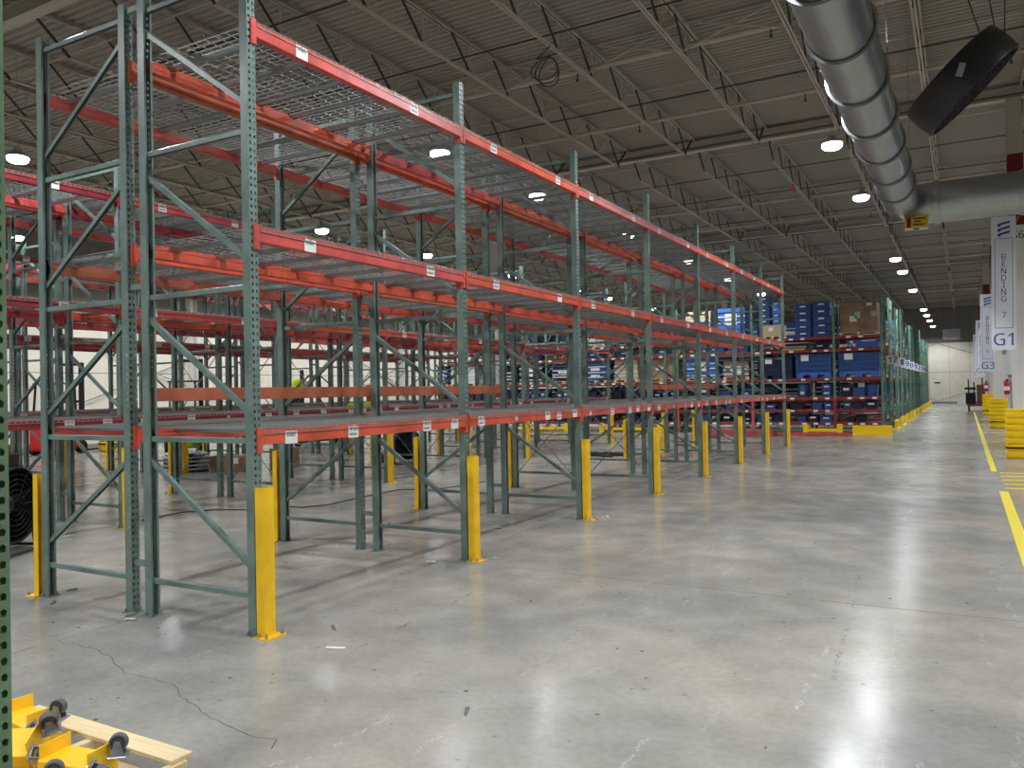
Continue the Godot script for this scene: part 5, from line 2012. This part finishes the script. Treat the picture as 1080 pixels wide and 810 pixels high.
func floor_bits():
	# the long crack in the slab belongs to the floor
	var f: Node = get_node("floor")
	part("crack", strip([[-5.63, -3.357], [-5.229, -3.368], [-4.9, -3.28], [-4.598, -3.146], [-4.195, -3.166], [-4.05, -3.12], [-3.938, -3.045], [-3.469, -2.914], [-3.125, -2.855], [-3.014, -2.887], [-2.96, -2.80]], 0.0045, 0.0006), "joint", f)
	# black cable across the aisle between the rack blocks
	var st := new_st()
	tube(st, [Vector3(-10.05, 0.008, -7.2), Vector3(-10.15, 0.008, -7.9), Vector3(-9.9, 0.008, -8.3), Vector3(-9.4, 0.008, -8.5), Vector3(-9.18, 0.008, -9.0), Vector3(-8.8, 0.008, -9.0), Vector3(-8.62, 0.008, -9.4), Vector3(-8.72, 0.008, -10.26), Vector3(-8.75, 0.008, -11.3), Vector3(-8.1, 0.008, -11.75), Vector3(-8.0, 0.008, -13.0)], 0.008)
	var cb := part(numbered("floor_cable"), st, "black", self)
	tag(cb, "thin black cable lying across the floor between the rack blocks", "cable")
	# loose anchor bolts and scraps
	var r := RandomNumberGenerator.new()
	r.seed = 91
	var spots := [Vector3(-5.75, 0, -4.0), Vector3(-5.62, 0, -3.92), Vector3(-7.0, 0, -4.3), Vector3(-6.7, 0, -3.95), Vector3(-7.35, 0, -3.9), Vector3(-4.05, 0, -4.45), Vector3(-4.3, 0, -6.95), Vector3(-4.22, 0, -7.0), Vector3(-4.7, 0, -6.6), Vector3(-4.28, 0, -9.75), Vector3(-4.2, 0, -9.9), Vector3(-4.3, 0, -12.55), Vector3(-4.25, 0, -15.3), Vector3(-4.28, 0, -18.1), Vector3(-2.35, 0, -3.6), Vector3(-6.6, 0, -8.3), Vector3(-5.1, 0, -8.6)]
	var near := ["between the first back to back frames", "before the first inner post", "beside the first rear post", "left of the first diagonal's foot", "out beside the rear guard", "right of the first open aisle guard", "inside the second open aisle guard", "just outside the second open aisle guard", "under the second frame", "by the third open aisle guard", "outside the third open aisle guard", "by the fourth open aisle guard", "by the fifth open aisle guard", "by the sixth open aisle guard", "alone in the open aisle", "behind the second frame's rear post", "under the beam of the second bay"]
	for p in spots:
		var o := thing("anchor_bolt", "small loose steel anchor bolt on the floor " + near[spots.find(p)], "bolt", "loose anchor bolts on the floor", p + Vector3(0, 0.008, 0), yaw(r.randf() * 180))
		st = new_st()
		rod(st, Vector3(-0.045, 0, 0), Vector3(0.045, 0, 0), 0.008, 8)
		part("shank", st, "steel", o)
		st = new_st()
		rod(st, Vector3(0.02, 0.002, 0), Vector3(0.034, 0.002, 0), 0.013, 6)
		part("nut", st, "steel", o)
	# cut strip on the floor by the first guard
	var w := thing("metal_strip", "short white metal strip on the floor beside the first guard", "strip", "", Vector3(-3.72, 0, -4.1), yaw(20))
	st = new_st()
	bevel(st, Vector3(-0.07, 0, -0.012), Vector3(0.07, 0.012, 0.012), 0.003)
	part("bar", st, "paper", w)
	# folded lime webbing straps left on the second block's lowest deck
	for k in 2:
		var sp := thing("webbing_strap", ["flat lime yellow webbing strap on the second block's lowest deck", "bunched lime yellow webbing strap beside the flat one"][k], "strap", "", STRAPS[k], yaw(20 + 40 * k))
		for q in 3:
			st = new_st()
			bevel(st, Vector3(-0.16 + 0.03 * q, 0.022 * q, -0.05 + 0.02 * q), Vector3(0.16 - 0.04 * q, 0.022 * q + 0.02 + 0.02 * k, 0.05 + 0.02 * q), 0.006)
			part("fold", st, "hi_vis", sp)
	# dismantled braces in the aisle between the blocks
	for k in 3:
		var d := thing("spare_brace", "grey dismantled rack brace on the floor behind the first block, %s from the cable" % nth(k), "brace", "dismantled braces on the floor", Vector3(-8.4 + 0.12 * k, 0.02, -19.0 - 0.35 * k), yaw(-20 + 8 * k))
		st = new_st()
		extrude(st, [Vector2(-0.03, -0.02), Vector2(-0.03, 0.03), Vector2(0.03, 0.03), Vector2(0.03, -0.02), Vector2(0.024, -0.02), Vector2(0.024, 0.024), Vector2(-0.024, 0.024), Vector2(-0.024, -0.02)], -0.7, 0.7, 0)
		part("channel", st, "dark_grey", d)

# ======================================================================= pallet of caster dollies in the foreground
func caster(parent: Node, at: Vector3, bas: Basis, plate := true):
	var c := node("caster", parent, at, bas)
	# wheel axle along x, fork above
	var st := new_st()
	var axis := Basis(Vector3(0, 1, 0), Vector3(1, 0, 0), Vector3(0, 0, -1))
	lathe(st, [Vector2(0.018, -0.018), Vector2(0.040, -0.018), Vector2(0.043, -0.012), Vector2(0.043, 0.012), Vector2(0.040, 0.018), Vector2(0.018, 0.018)], 24, Transform3D(axis, Vector3.ZERO))
	part("tyre", st, "tyre_grey", c)
	st = new_st()
	lathe(st, [Vector2(0, -0.016), Vector2(0.031, -0.0185), Vector2(0.031, 0.0185), Vector2(0, 0.016)], 20, Transform3D(axis, Vector3.ZERO))
	part("hub", st, "rubber", c)
	st = new_st()
	for s in [-1, 1]:
		extrude(st, [Vector2(-0.012, -0.012), Vector2(0.012, -0.012), Vector2(0.035, 0.055), Vector2(-0.03, 0.055)], s * 0.022, s * 0.026, 0)
	block(st, Vector3(-0.03, 0.052, -0.032), Vector3(0.03, 0.058, 0.036))
	rod(st, Vector3(-0.036, 0, 0), Vector3(0.036, 0, 0), 0.007, 8)
	part("fork", st, "steel", c)
	if plate:
		st = new_st()
		bevel(st, Vector3(-0.04, 0.058, -0.045), Vector3(0.04, 0.064, 0.045), 0.002)
		part("mount_plate", st, "steel", c)

func dolly(label: String, at: Vector3, bas: Basis, kind: int):
	var o := thing("caster_dolly", label, "dolly", "", at, bas)
	# folded tray: top sheet, two side flanges, tall end plates
	var L := 0.25
	var W := 0.15
	var st := new_st()
	bevel(st, Vector3(-L / 2, 0.09, -W / 2), Vector3(L / 2, 0.095, W / 2), 0.002)
	part("top_sheet", st, "dolly_yellow", o)
	for s in [-1, 1]:
		st = new_st()
		bevel(st, Vector3(-L / 2, 0.0, s * W / 2 - 0.0025), Vector3(L / 2, 0.094, s * W / 2 + 0.0025), 0.001)
		part("side_flange", st, "dolly_yellow", o)
	for s in ([-1, 1] if kind == 0 else [1]):
		st = new_st()
		bevel(st, Vector3(s * (L / 2 + 0.004) - 0.003, 0.0, -W / 2 - 0.012), Vector3(s * (L / 2 + 0.004) + 0.003, 0.15, W / 2 - 0.01), 0.001)
		part("end_plate", st, "dolly_yellow", o)
	var small := Basis.IDENTITY.scaled(Vector3.ONE * 0.86)
	# casters: one on top of the end plate, one sideways beside it, one under the tray edge
	var up := Basis(Vector3(0, 0, 1), PI)
	caster(o, Vector3(L / 2 + 0.045, 0.155, -W / 2 + 0.02), up * yaw(60) * small)
	caster(o, Vector3(L / 2 + 0.065, 0.075, W / 2 - 0.03), Basis(Vector3(0, 0, 1), PI / 2) * yaw(60) * small)
	if kind == 0:
		caster(o, Vector3(-L / 2 + 0.07, 0.05, W / 2 + 0.05), Basis(Vector3(1, 0, 0), -PI / 2) * yaw(20) * small)

func caster_pallet():
	var p := thing("wooden_pallet", "pale pine pallet on the floor carrying yellow caster dollies", "pallet", "", Vector3(-3.62, 0, -1.86))
	# boards along x, stringers along z
	var w := 1.18
	for x in [-w / 2 + 0.02, 0.0, w / 2 - 0.01]:
		var st := new_st()
		bevel(st, Vector3(x - 0.02, 0.02, -0.51), Vector3(x + 0.02, 0.11, 0.52), 0.003)
		part("stringer", st, "pine", p)
	for b in [[-0.49, 0.0, 0.055], [-0.29, 0.42, 0.05], [-0.12, 0.10, 0.06], [0.06, 0.0, 0.06], [0.26, 0.0, 0.06], [0.46, 0.0, 0.05]]:
		var st := new_st()
		bevel(st, Vector3(-w / 2, 0.11, b[0] - b[2]), Vector3(w / 2 - b[1], 0.132, b[0] + b[2]), 0.003)
		part("deck_board", st, "pine", p)
	for z in [-0.44, 0.0, 0.44]:
		var st := new_st()
		bevel(st, Vector3(-w / 2, 0.0, z - 0.05), Vector3(w / 2, 0.02, z + 0.05), 0.003)
		part("bottom_board", st, "pine", p)
	dolly("yellow dolly with tall end plates resting by the pallet's long edge board", Vector3(-3.86, 0.133, -2.15), yaw(-4), 0)
	dolly("yellow dolly tipped over on its side in the middle of the pallet", Vector3(-3.62, 0.165, -1.94), yaw(32) * Basis(Vector3(1, 0, 0), 0.42), 1)
	dolly("yellow dolly with two raised plates toward the pallet's open end", Vector3(-3.24, 0.133, -2.0), yaw(10), 0)
	dolly("yellow dolly lying beside the light green upright", Vector3(-3.22, 0.133, -1.70), yaw(20), 1)
